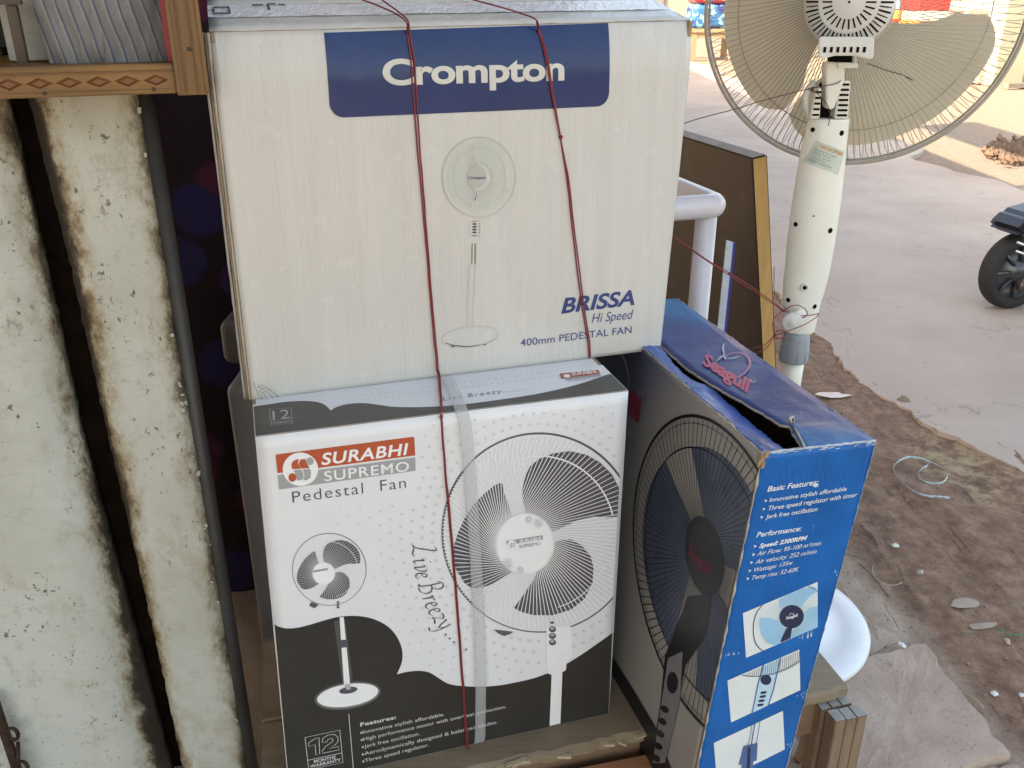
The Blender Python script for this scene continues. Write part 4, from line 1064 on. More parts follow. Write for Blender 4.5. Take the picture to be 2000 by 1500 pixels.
    pr = Print(FD, 3.4, LIM); lettering(pr, 'Seagull', (1345, 1082), (1390, 1126), (1350, 1062), .03, 0, res=3, capbody='S'); pr.line([(1352, 1072), (1362, 1060), (1378, 1070), (1384, 1098)], 1.2); pr.done('printed_lettering', simple('dim_red_ink', (.13, .012, .03), .4, .1), root)
    # the end of the big brand word and its rim on the far part of this face
    pr = Print(FD, 1.6, LIM); lettering(pr, 'll', (1226, 806), (1249, 826), (1226, 755), .03, 0, .9, res=4, capbody='l'); pr.done('brand_lettering', simple('brand_red_ink', (.26, .02, .05), .4, .1), root)
    pr = Print(FD, 2.0, LIM); pr.ell(1252, 767, 5.5, 8.5, w=1); lettering(pr, 'R', (1249, 772), (1256, 775), (1249, 763), .01, res=2); lettering(pr, 'FAN', (1222, 862), (1244, 880), (1222, 848), 0, 0, res=3)
    pr.line([(x, y) for x, y in ((1215, 692), (1222, 705), (1228, 730), (1229, 757))], 2.4); pr.done('printed_lettering', simple('dim_white_ink', (.22, .21, .22), .4, .1), root)
    return root
seagull_carton()

# ------------------------------------------------------------------ low wooden bench
def bench():
    W1 = wood('bench_plank', (0.17, 0.125, 0.08), (0.29, 0.225, 0.15), 5, (10, 1, 1), 0.75, 0.4, .35, (.16, .13, .10))
    W2 = wood('bench_apron', (0.16, 0.095, 0.055), (0.25, 0.15, 0.085), 5, (10, 1, 1), 0.7, 0.4, .3)
    W3 = wood('bench_leg_wood', (0.15, 0.095, 0.06), (0.27, 0.18, 0.115), 7, (1, 1, 12), 0.7, 0.5, .3)
    RAW = simple('splintered_wood', (0.42, 0.34, 0.22), 0.9, 0.3, 60, 0.6, 200); PALE = wood('lit_leg_wood', (0.42, 0.30, 0.17), (0.55, 0.41, 0.25), 6, (1, 1, 10), .6, .3, .1)
    END = simple('end_grain', (0.30, 0.285, 0.265), 0.9, 0.2, 90, 0.5, 300)
    z = 0.2; R_ = gz(1660, 1345, z); Lp = gz(967, 1499, z); e = (R_ - Lp); e.z = 0; e.normalize(); b = V((-e.y, e.x, 0))
    rg = gz(1630, 1309, z); bk = (rg - R_); bk.z = 0; bk.normalize()
    L0 = gz(512, 1592, z)
    root = empty('bench', ((L0 + R_) / 2).to_2d().to_3d(), 'low weathered wooden bench with splintered front edge, carrying the fan cartons', 'bench')
    # two planks with a joint
    def plank(a0, a1, d0, d1, name='plank'):
        m = MB(); n = 60; th = .018; top = []; 
        A, B = L0 + bk * d0, R_ + bk * d0; C, Dp = L0 + bk * d1, R_ + bk * d1
        vs = []; fs = []
        for i in range(n + 1):
            s = i / n; f = A.lerp(B, s); g = C.lerp(Dp, s)
            j = (noise.fractal(f * 30, .8, 2, 4) * .004 - .002) if d0 == 0 else 0
            f = f + b * -j
            for p, zz in ((f, z - th), (f + V((0, 0, 0)), z - .0035 + (noise.noise(f * 50) * .002 if d0 == 0 else 0)), (f + b * .005, z), (g, z), (g, z - th)): vs.append((p.x, p.y, zz))
        for i in range(n):
            for k in range(5): a = i * 5 + k; a2 = i * 5 + (k + 1) % 5; fs.append((a, a + 5, a2 + 5, a2))
        fs.append((4, 3, 2, 1, 0)); fs.append(tuple(n * 5 + k for k in range(5)))
        m.add(vs, fs); m.build(name, W1, root)
    plank(0, 1, 0, 0.165); plank(0, 1, 0.169, 0.36)
    # peeled veneer slivers along the front edge
    for k in range(16):
        s = random.uniform(.35, .99); p = L0.lerp(R_, s) - b * .001; l = random.uniform(.008, .03)
        m = MB(); h = random.uniform(.001, .004); d = e * l + b * random.uniform(-.008, .004)
        m.box(V((p.x, p.y, z - random.uniform(.001, .012))), d / 2, b * random.uniform(.002, .005), V((0, 0, h / 2)) + e * .001); m.build('splinter', RAW, root)
    # apron board under the front edge
    m = MB(); A = L0 + e * .05 + b * .02; B = R_ - e * .03 + b * .02
    m.box(((A + B) / 2).to_2d().to_3d() + V((0, 0, .145)), (B - A) / 2, b * .009, V((0, 0, .035))); m.build('apron', W2, root, bevel=.001)
    # legs of nailed boards
    def leg(c, nb=3, wdt=.014, name='leg', hgt=.176):
        for k in range(nb):
            m = MB(); q = c + e * (k - (nb - 1) / 2) * wdt * 2.02; hh = hgt - random.uniform(0, .002)
            m.box(V((q.x, q.y, (hh - .005) / 2)), e * wdt, b * .0125, V((0, 0, (hh + .005) / 2))); m.build(name, [W3], root, bevel=.0012)
            m = MB(); m.box(V((q.x, q.y, hh + .0006)), e * (wdt - .0012), b * .0112, (0, 0, .0005)); m.build('end_grain', END, root)
    fr = hit(1632, 1410, V((0, 0, .176)), V((0, 0, 1))); fr2 = hit(1696, 1396, V((0, 0, .176)), V((0, 0, 1)))
    w3 = (fr2 - fr).dot(e); c = (fr + fr2) / 2 + b * .0125
    leg(c, 3, w3 / 6.1, 'leg', .176)
    leg(c + b * .029 - e * .006, 3, w3 / 6.4, 'leg', .174)
    c2 = L0 + e * .06 + b * -.0
    leg(c2 + b * .005, 2, .016); leg(L0 + e * .06 + bk * .33, 2, .016); leg(R_ - e * .05 + bk * .33, 2, .016)
    m = MB(); s0 = hit(1578, 1450, V((0, 1.14, 0)), V((0, 1, 0))); m.box(V((s0.x + .004, 1.14, .055)), e * .011, b * .010, V((.008, 0, .06))); m.build('rear_leg_piece', PALE, root, bevel=.001)  # rear leg piece; its lit look is put into the paler wood colour
    m = MB(); A = L0 + e * .05 + bk * .34; B = R_ - e * .03 + bk * .34
    m.box(((A + B) / 2).to_2d().to_3d() + V((0, 0, .145)), (B - A) / 2, b * .009, V((0, 0, .035))); m.build('apron', W2, root)
    return root
bench()
# worn reddish crate lid in front of the bench
def low_box():
    M_ = wood('reddish_board', (0.30, 0.12, 0.055), (0.40, 0.20, 0.10), 6, (10, 1, 1), .7, .4, .35, (.30, .24, .18))
    z = .165; a = gz(1010, 1512, z); b_ = gz(1262, 1462, z); e = (b_ - a); e.z = 0; e.normalize(); n = V((-e.y, e.x, 0))
    root = empty('crate', ((a + b_) / 2 - n * .1).to_2d().to_3d(), 'worn reddish wooden crate in front of the bench under the cartons', 'crate')
    c = (a + b_) / 2 - n * .085 - e * .02; c.z = 0
    m = MB(); m.box(c + V((0, 0, z - .006)), e * .15, n * .075, (0, 0, .006)); m.build('lid', M_, root, bevel=.001)
    m = MB(); m.box(c + V((0, 0, (z - .012) / 2)), e * .145, n * .070, (0, 0, (z - .012) / 2)); m.build('body', M_, root)
low_box()
#--PART4--

# ------------------------------------------------------------------ the shop the photographer stands in: roof and wall that shade the place
def shop():
    C_ = simple('shop_plaster', (0.42, 0.38, 0.33), 0.9, 0.12, 3, 0.3, 40); TIN = simple('awning_sheet', (0.50, 0.50, 0.50), 0.6, 0.2, 4)
    root = empty('shop_building', (-1.5, 4, 0), 'unseen shop building with a projecting sheet awning, shading the pavement', 'building')
    m = MB()
    m.box((-2.1, 3.4, 2.52), (2.5, 0, 0), (0, 6.1, 0), (0, 0, .02)) ; m.box((-2.55, -1.2, 1.25), (.08, 0, 0), (0, 3.2, 0), (0, 0, 1.25)); m.build('awning', TIN, root)  # unseen awning, plus a side wall added to cut light from the left
    for ya, yb, za, zb_ in ((-2.6, 4.7, 2.54, 2.95), (7.5, 9.5, 2.54, 2.95), (4.7, 7.5, 3.02, 3.6)):
        m = MB(); m.box((.36, (ya + yb) / 2, (za + zb_) / 2), (.02, 0, 0), (0, (yb - ya) / 2 - .002, 0), (0, 0, (zb_ - za) / 2)); m.build('shade_board', TIN, root)  # unseen boards added to shape the sun patches beyond the road
    for yy in (4.8, 7.4): m = MB(); m.box((.36, yy, 2.78), (.015, 0, 0), (0, .03, 0), (0, 0, .25)); m.build('shade_board_post', TIN, root)  # added posts under the raised shading board
    m = MB(); m.box((-3.0, 13.0, 1.5), (2.2, 0, 0), (0, 8.4, 0), (0, 0, 1.6)); m.build('wall', C_, root)
shop()

# ------------------------------------------------------------------ left: whitewashed boards with a dark gap
def boards():
    PL = V((0, 1.18, 0)); nn = V((0.16, -1, 0)).normalized(); tv = V((1, 0.16, 0)).normalized()
    h = lambda x, y: hit(x, y, PL, nn)
    def whitewash(name, sL, sR, xl, xr):
        m = NT(name); o = m.xyz()
        X = m.math('ADD', m.math('MULTIPLY', o[0], tv.x), m.math('MULTIPLY', o[1], tv.y))   # distance along the boards
        X = m.math('SUBTRACT', X, PL.dot(tv))
        n1 = m.noise(4, 8, .65); n2 = m.noise(26, 8, .7, (1, 1, .6)); n3 = m.noise(90, 6, .7, (1, 1, .8))
        base = m.ramp(n1, [(.3, (0.50, .50, .44)), (.55, (.61, .615, .56)), (.75, (.60, .635, .61))])
        base = m.mix(m.math('MULTIPLY', m.step(n2, .52, .66), .45), base, (.46, .41, .30))
        base = m.mix(m.math('MULTIPLY', m.step(m.noise(13, 9, .75), .58, .70), .45), base, (.30, .27, .21))
        base = m.mix(m.math('MULTIPLY', m.step(m.noise(9, 4, .6), .6, .72), .35), base, (.62, .61, .56))
        # worn grime with its own ragged shape along the edges of the boards
        def edge(xe, sign, wd, c, amt, wob):
            nonlocal base
            dist = m.math('MULTIPLY', m.math('SUBTRACT', X, xe), sign)
            dist = m.math('ADD', dist, m.math('MULTIPLY', m.math('SUBTRACT', m.noise(26, 9, .78, (1, 1, .55)), .5), wob))
            f = m.step(dist, wd, 0.0)
            base = m.mix(m.math('MULTIPLY', f, amt), base, c)
        if sR: edge(xr, -1.0, .040, (.30, .23, .12), .75, .12); edge(xr, -1.0, .022, (.10, .075, .045), .85, .10); edge(xr, -1.0, .010, (.025, .018, .012), .95, .06)
        if sL: edge(xl, 1.0, .034, (.36, .26, .12), .8, .11); edge(xl, 1.0, .018, (.15, .09, .045), .85, .09); edge(xl, 1.0, .008, (.03, .02, .012), .95, .05)
        # small black nicks and dark smudges
        sp = m.math('MULTIPLY', m.step(n3, .60, .64), m.step(m.noise(7, 3, .5), .46, .56))
        base = m.mix(m.math('MULTIPLY', sp, .85), base, (.07, .065, .055))
        sp2 = m.math('MULTIPLY', m.step(m.noise(48, 7, .75, (1, 1, .5)), .62, .66), m.step(o[2], .55, .95))
        base = m.mix(m.math('MULTIPLY', sp2, .7), base, (.16, .14, .11))
        cr = m.step(m.math('ABSOLUTE', m.math('SUBTRACT', m.noise(5, 8, .6, (1, 1, 2.5)), .5)), .006, 0.0)
        base = m.mix(m.math('MULTIPLY', cr, .25), base, (.2, .19, .16))
        m.col(base); m.rough(.62); m.bump(n2, .4, .003); m.bump(n3, .35, .001); m.bump(n1, .3, .006); return m.m
    GAPB = simple('gap_shade', (0.010, 0.007, 0.005), 1, .4, 30, .5); GAPB.node_tree.nodes['Principled BSDF'].inputs['Specular IOR Level'].default_value = 0  # near black, no gloss: the gap's shade put into the batten colour
    def board(name, xa, xb, z0, z1, mat, parent, y_off=0, seed=0, th=.03, rag=.0):
        # xa, xb: distances along tv from PL origin
        m = MB(); n = 130; vs = []; fs = []
        for i in range(n + 1):
            z = z0 + (z1 - z0) * i / n
            jl = noise.fractal(V((z * 60, seed, 0)), .8, 2, 5) * rag; jr = noise.fractal(V((z * 60, seed + 5, 0)), .8, 2, 5) * rag
            row = []
            for k in range(9):
                s = k / 8; xa_ = xa if not callable(xa) else xa(z); xb_ = xb if not callable(xb) else xb(z); x = xa_ + jl + (xb_ + jr - xa_ - jl) * s
                p = PL + tv * x + nn * (y_off + .0015 * noise.noise(V((x * 6, z * 6, seed))) - (.004 if k in (0, 8) else 0)); row.append((p.x, p.y, z))
            pl = PL + tv * (xa_ + jl) + nn * (y_off - th); pr_ = PL + tv * (xb_ + jr) + nn * (y_off - th)
            vs += row + [(pr_.x, pr_.y, z), (pl.x, pl.y, z)]
        for i in range(n):
            for k in range(11): a = i * 11 + k; a2 = i * 11 + (k + 1) % 11; fs.append((a, a2, a2 + 11, a + 11))
        fs.append(tuple(n * 11 + k for k in range(11))); fs.append(tuple(10 - k for k in range(11)))
        m.add(vs, fs); return m.build(name, mat, parent, True)
    al = lambda x, y: (h(x, y) - PL).dot(tv)
    re = (al(296, 400) + al(440, 1200)) / 2
    gls = [(h(x, y).z, al(x, y)) for x, y in ((330, 1500), (259, 1237), (152, 850), (76, 500), (8, 200))]
    grs = [(h(x, y).z, al(x, y)) for x, y in ((357, 1500), (301, 1237), (211, 850), (133, 500), (58, 200))]
    def interp(t, z):
        if z <= t[0][0]: return t[0][1]
        for (a, xa), (b, xb) in zip(t, t[1:]):
            if z <= b: return xa + (xb - xa) * (z - a) / (b - a)
        return t[-1][1]
    gl = sum(x for z, x in gls) / 5; gr = sum(x for z, x in grs) / 5
    print('GAP', gls, grs, re)
    z1 = h(200, 150).z + .03
    root = empty('board_wall', (PL + tv * gl).to_2d().to_3d(), 'old whitewashed boards with grimy edges and a dark gap between them, left of the cartons', 'board wall')
    board('board', gl - .75, lambda z: interp(gls, z), -.02, z1, whitewash('whitewash_left', False, True, 0, gl), root, 0, 1, rag=.0022)
    board('board', lambda z: interp(grs, z), re, -.02, z1, whitewash('whitewash_right', True, True, gr, re + .008), root, .004, 2, rag=.0022)
    board('batten', gl - .05, gr + .05, -.02, z1, GAPB, root, -.034, 3)
    # grey rounded steel pipe closing the right side
    GP = simple('dull_steel', (0.07, 0.07, 0.07), .55, .2, 12, .2, 80, metal=.35)
    m = MB(); c = PL + tv * (re + .008) - nn * .004
    m.tube([(c.x, c.y, -.02), (c.x, c.y, .4), (c.x, c.y, z1)], .0095, 20); m.build('edge_pipe', GP, root, True)
    # paint flakes lifting along the edge
    FL = simple('lifting_paint', (.55, .54, .49), .7, .1)
    for k in range(26):
        z = random.uniform(.1, z1 - .02) if k > 16 else random.uniform(.35, .8); p = PL + tv * (re - random.uniform(-.001, .007)) + nn * .005
        m = MB(); s = random.uniform(.001, .0026); m.box(V((p.x, p.y, z)), tv * s + nn * random.uniform(-.002, .003), nn * .0004, V((0, 0, s * random.uniform(.5, 1.6))) + tv * random.uniform(-.001, .001)); m.build('paint_flake', FL, root)
    return PL, nn, tv, gl, gr, re, z1
BD = boards()

# rusty chain with a hasp, lower left corner
def chain():
    RU = simple('rusty_iron', (0.055, 0.032, 0.022), .7, .5, 60, .6, 180, metal=.4)
    PL, nn, tv = BD[0], BD[1], BD[2]
    P2 = PL + nn * .02
    h = lambda x, y: hit(x, y, P2, nn)
    root = empty('chain', h(20, 1440), 'rusty iron chain and hasp at the bottom of the left whitewashed board', 'chain')
    m = MB(); a, b = h(-14, 1360), h(52, 1560); d = (b - a).normalized(); s = d.cross(nn)
    m.box((a + b) / 2, d * (b - a).length / 2, s * .007, nn * .0035); m.build('hasp', RU, root, bevel=.0015)
    for k, (x, y) in enumerate(((28, 1428), (38, 1462), (47, 1492), (54, 1522), (60, 1552))):
        c = h(x, y) + nn * .006; m = MB(); u = d if k % 2 == 0 else (d + nn * .6).normalized(); w_ = s if k % 2 == 0 else (nn - s * .3).normalized()
        pts = [c + u * (.0115 * cos(t)) + w_ * (.007 * sin(t)) for t in [2 * pi * i / 18 for i in range(18)]]
        m.tube(pts, .0030, 8, closed=True); m.build('link', RU, root, True)
chain()

# ------------------------------------------------------------------ wooden show-case corner, upper left
def showcase():
    W_ = wood('oiled_teak', (0.13, 0.058, 0.016), (0.27, 0.135, 0.038), 7, (10, 10, 1), .45, .25, .25, (.10, .055, .02))
    WV = wood('oiled_teak_upright', (0.13, 0.058, 0.016), (0.25, 0.125, 0.036), 7, (1, 1, 10), .45, .25, .25, (.09, .05, .02))
    DI = wood('carved_teak', (0.15, 0.052, 0.020), (0.22, 0.085, 0.03), 9, (8, 8, 1), .5, .3, .2)
    ya = 0.34; t = V((cos(ya), sin(ya), 0)); n = V((sin(ya), -cos(ya), 0)); O = gy(410, 180, 0.98); up = V((0, 0, 1))
    h = lambda x, y, o=0.0: hit(x, y, O + n * o, n)
    U = lambda x, y: (h(x, y) - O).dot(t)
    root = empty('display_cabinet', O - t * .2 - V((0, 0, .0)), 'carved wooden display cabinet corner with cloth inside, above the whitewashed boards', 'cabinet')
    zb = (h(200, 190).z + O.z) / 2; zt = h(200, 127).z; ur0 = U(334, 100); 
    zb = O.z
    # bottom rail: stepped mouldings
    def bar(name, u0, u1, z0, z1, d0, d1, mat, bev=.0012):
        m = MB(); c = O + t * (u0 + u1) / 2 - n * (d0 + d1) / 2; m.box(V((c.x, c.y, (z0 + z1) / 2)), t * (u1 - u0) / 2, n * (d1 - d0) / 2, up * (z1 - z0) / 2); return m.build(name, mat, root, bevel=bev)
    hgt = zt - zb; uL = -0.62
    bar('rail', uL, ur0, zb, zt, 0, .03, W_)
    bar('moulding', uL, ur0 - .0005, zt - hgt * .20, zt - .001, -.004, .001, W_); bar('moulding', uL, ur0 - .0005, zb + .001, zb + hgt * .17, -.004, .001, W_)
    bar('moulding', uL, ur0 - .0005, zt - hgt * .28, zt - hgt * .22, -.0022, .001, W_)
    ztop = zb + .30
    w = -ur0
    bar('upright', ur0, 0, zb - .002, ztop, -.003, .03, WV)
    for a, b in ((0.0, .14), (.28, .34), (.64, .68), (.86, 1.0)): bar('moulding', ur0 + w * a + .0003, ur0 + w * b - .0003, zb, ztop, -.0062, -.002, WV, .001)
    # carved diamonds
    zc = zb + hgt * .46; L = .0125; Hh = hgt * .19
    k = 0; u = ur0 - .006 - L
    while u > uL + .05:
        m = MB(); c = O + t * u + n * .0; c = V((c.x, c.y, zc)); jj = random.uniform(.9, 1.1)
        pts = [c - t * L, c - up * Hh * jj, c + t * L, c + up * Hh]
        top = [c + (p - c) * .55 + n * .0030 for p in pts]; vs = pts + top
        m.add(vs, [(4, 5, 6, 7), (0, 1, 5, 4), (1, 2, 6, 5), (2, 3, 7, 6), (3, 0, 4, 7)]); m.build('carved_diamond', DI, root); u -= 2 * L + .002
    for u_, z_ in ((U(243, 0) * 0 + U(88, 182), .15), (U(300, 173), .17)):
        m = MB(); c = O + t * u_ + n * .0042; m.lathe(V((c.x, c.y, zb + hgt * z_)), n, [(0, .0006), (.0017, .0003), (.0019, -.001)], 10); m.build('nail', simple('nail_dark', (.03, .025, .02), .6), root)
    m = MB(); c = O + t * (ur0 + w * .55) + n * .0045; m.lathe(V((c.x, c.y, h(385, 95).z)), n, [(0, .0006), (.002, .0003), (.0022, -.001)], 10); m.build('nail', simple('nail_dark2', (.03, .025, .02), .6), root)
    # shelf and dark inside
    DK = simple('cabinet_inside', (.035, .030, .028), .9, .3)
    bar('shelf', uL, 0, zt - .012, zt - .002, .03, .30, W_, 0); bar('back', uL, 0, zb, ztop, .30, .31, DK, 0); bar('side', -.02, 0, zb, ztop, .0305, .30, DK, 0)
    # striped cloth bundle
    st = NT('striped_cloth'); o = st.xyz(); X = st.math('ADD', st.math('MULTIPLY', o[0], t.x), st.math('MULTIPLY', o[1], t.y))
    X = st.math('ADD', X, st.math('ADD', st.math('MULTIPLY', o[2], .18), st.math('MULTIPLY', st.noise(9, 3, .5), .012)))
    fr = st.math('FRACT', st.math('MULTIPLY', X, 84.0))
    cc = st.ramp(fr, [(0, (.20, .20, .21)), (.28, (.24, .235, .24)), (.32, (.33, .31, .265)), (.40, (.36, .34, .29)), (.44, (.05, .06, .15)), (.60, (.05, .06, .16)), (.64, (.20, .20, .21)), (1, (.2, .2, .21))]); st.t.nodes
    st.col(st.mix(.35, cc, st.ramp(st.noise(900, 3, .7), [(.3, (.10, .10, .11)), (.7, (.34, .34, .34))]))); st.rough(.95); st.bump(st.noise(700, 2, .6), .4, .0005)
    m = MB(); vs = []; fs = []; NX, NZ = 60, 30
    u0, u1 = U(42, 80), U(326, 80)
    for j in range(NZ + 1):
        zz = j / NZ
        for i in range(NX + 1):
            s = i / NX; belly = sin(pi * min(1, zz * .8 + .12)); sag = .02 * (1 - belly) * (1 if s < .5 else .4)
            u_ = u0 + sag + (u1 - u0 - sag) * s + .008 * sin(zz * 3)
            d = .055 - .030 * belly * (sin(pi * s) ** .5 if 0 < s < 1 else 0) + .005 * noise.noise(V((s * 9 + zz * 2, zz * 5, 0))) + .004 * abs(noise.noise(V((s * 16, zz * 9, 4))))
            if i in (0, NX): d = .20
            p = O + t * u_ - n * d; vs.append((p.x, p.y, zt - .001 + .17 * zz + .006 * noise.noise(V((s * 6, zz * 4, 9))) * zz))
    for j in range(NZ):
        for i in range(NX): a = j * (NX + 1) + i; fs.append((a, a + 1, a + NX + 2, a + NX + 1))
    m.add(vs, fs); cb = m.build('cloth_bundle', st.m, None, True, fix=False)
    tag(cb, 'blue and grey striped cloth bundle folded inside the wooden display cabinet', 'cloth')
    m = MB()
    for s in (.0,):
        c = catmull([O + t * (u0 - .03) - n * .02 + up * (zt - O.z + .163), O + t * (u0 + .04) - n * .012 + up * (zt - O.z + .168), O + t * (u0 + .10) - n * .02 + up * (zt - O.z + .176)], 6)
    # red card at the side
    cd_ = MB(); a = O + t * (U(327, 90) + .004) - n * .045; cd_.box(V((a.x, a.y, zt + .040)), t * .006, n * .001, up * .041); cr = cd_.build('red_card', simple('red_card_paper', (.45, .05, .08), .5, .15, 60), None)
    tag(cr, 'narrow red and pink card standing at the right end of the striped cloth', 'card')
    # small carved stand at the far left
    root2 = empty('small_stand', O + t * (uL + .15) + up * (zt - O.z), 'small white and brown wooden stand at the far left inside the cabinet', 'stand')
    W2 = wood('dark_stand_wood', (.06, .04, .03), (.10, .07, .05), 8, (1, 1, 8), .6, .3, .2); WT = simple('stand_white', (.42, .42, .38), .7, .15)
    def part(name, u0_, u1_, z0, z1, d, mat):
        m = MB(); c = O + t * (u0_ + u1_) / 2 - n * d; m.box(V((c.x, c.y, (z0 + z1) / 2)), t * (u1_ - u0_) / 2, n * .008, up * (z1 - z0) / 2); m.build(name, mat, root2, bevel=.001)
    part('leg', U(12, 100), U(34, 100), zt, zt + .055, .06, W2); part('top', U(-30, 60), U(38, 60), zt + .055, zt + .062, .055, W2); part('panel', U(-25, 60), U(60, 60), zt, zt + .11, .10, WT); part('shelf_board', U(-30, 30), U(26, 30), zt + .080, zt + .086, .05, W2)
showcase()

# ------------------------------------------------------------------ dark flowered curtain and grey housings behind
def curtain():
    m = NT('flowered_cloth'); v = m.vor(9, (1, .6, 1)); vc = m.vor(9, (1, .6, 1), 'F1', 'Color'); sep = m.n('ShaderNodeSeparateColor'); m.l(vc, sep.inputs[0])
    fl = m.step(m.math('ADD', v, m.math('MULTIPLY', m.noise(60, 5, .7), .28)), .66, .54)
    fc = m.ramp(sep.outputs[0], [(0, (.12, .016, .04)), (.42, (.10, .012, .035)), (.5, (.03, .02, .085)), (1, (.028, .018, .08))])
    m.col(m.mix(fl, (.022, .006, .010), fc)); m.rough(.9)
    xs = frange(-.85, .12, .01); zs = frange(-.02, 1.45, .05)
    mb = MB(); vs = [(x, 1.62 + .016 * sin(x * 34 + .4 * sin(z * 3)), z) for z in zs for x in xs]; nx = len(xs)
    fs = [(j * nx + i, j * nx + i + 1, (j + 1) * nx + i + 1, (j + 1) * nx + i) for j in range(len(zs) - 1) for i in range(nx - 1)]
    n0 = len(vs); vs += [(x, y + .003, z) for x, y, z in vs]; fs += [tuple(q + n0 for q in f[::-1]) for f in fs]
    mb.add(vs, fs); o = mb.build('curtain', m.m, None, True); tag(o, 'dark maroon cloth with purple and pink flowers hanging in the gap behind the cartons', 'cloth')
    return o
curtain()
def rounded_box(name, c, hx, hy, hz, r, mat, parent, seg=5):
    bm = bmesh.new(); bmesh.ops.create_cube(bm, size=2)
    for v in bm.verts: v.co = V((v.co.x * hx, v.co.y * hy, v.co.z * hz))
    bmesh.ops.bevel(bm, geom=bm.edges[:], offset=r, segments=seg, affect='EDGES', profile=.5)
    for v in bm.verts: v.co += V(c)
    me = bpy.data.meshes.new(name); bm.to_mesh(me); bm.free(); return link(name, me, mat, parent, True)
def housings():
    G1 = simple('grey_plastic', (.25, .235, .235), .5, .06, 20); G2 = simple('grey_plastic_dim', (.13, .115, .115), .5, .06, 20)
    a = gy(444, 756, 1.30); b = gy(521, 1376, 1.30); x0 = (a.x + b.x) / 2
    o1 = empty('cooler', (x0 + .17, 1.42, 0), 'pale grey plastic cooler housing with rounded corners, standing behind the lower carton', 'cooler')
    rounded_box('body', (x0 + .17, 1.42, (a.z + b.z) / 2), .17, .12, (a.z - b.z) / 2, .014, G1, o1)
    m = MB()
    for sx in (-.14, .14):
        m = MB(); m.box((x0 + .17 + sx, 1.42, b.z / 2), (.02, 0, 0), (0, .09, 0), (0, 0, b.z / 2 + .004)); m.build('foot', G2, o1)
    a2 = gy(416, 641, 1.36)
    o2 = empty('water_tank', (a2.x + .16, 1.47, a.z), 'dim grey rounded plastic lid on top of the cooler housing behind the cartons', 'lid')
    rounded_box('lid', (a2.x + .16, 1.47, (a.z + a2.z) / 2 + .002), .16, .09, (a2.z - a.z) / 2, .016, G2, o2)
    m = MB(); m.box((a2.x + .16, 1.47, a2.z + .004), (.03, 0, 0), (0, .012, 0), (0, 0, .005)); m.build('handle', G2, o2, bevel=.001)
housings()
#--PART5--

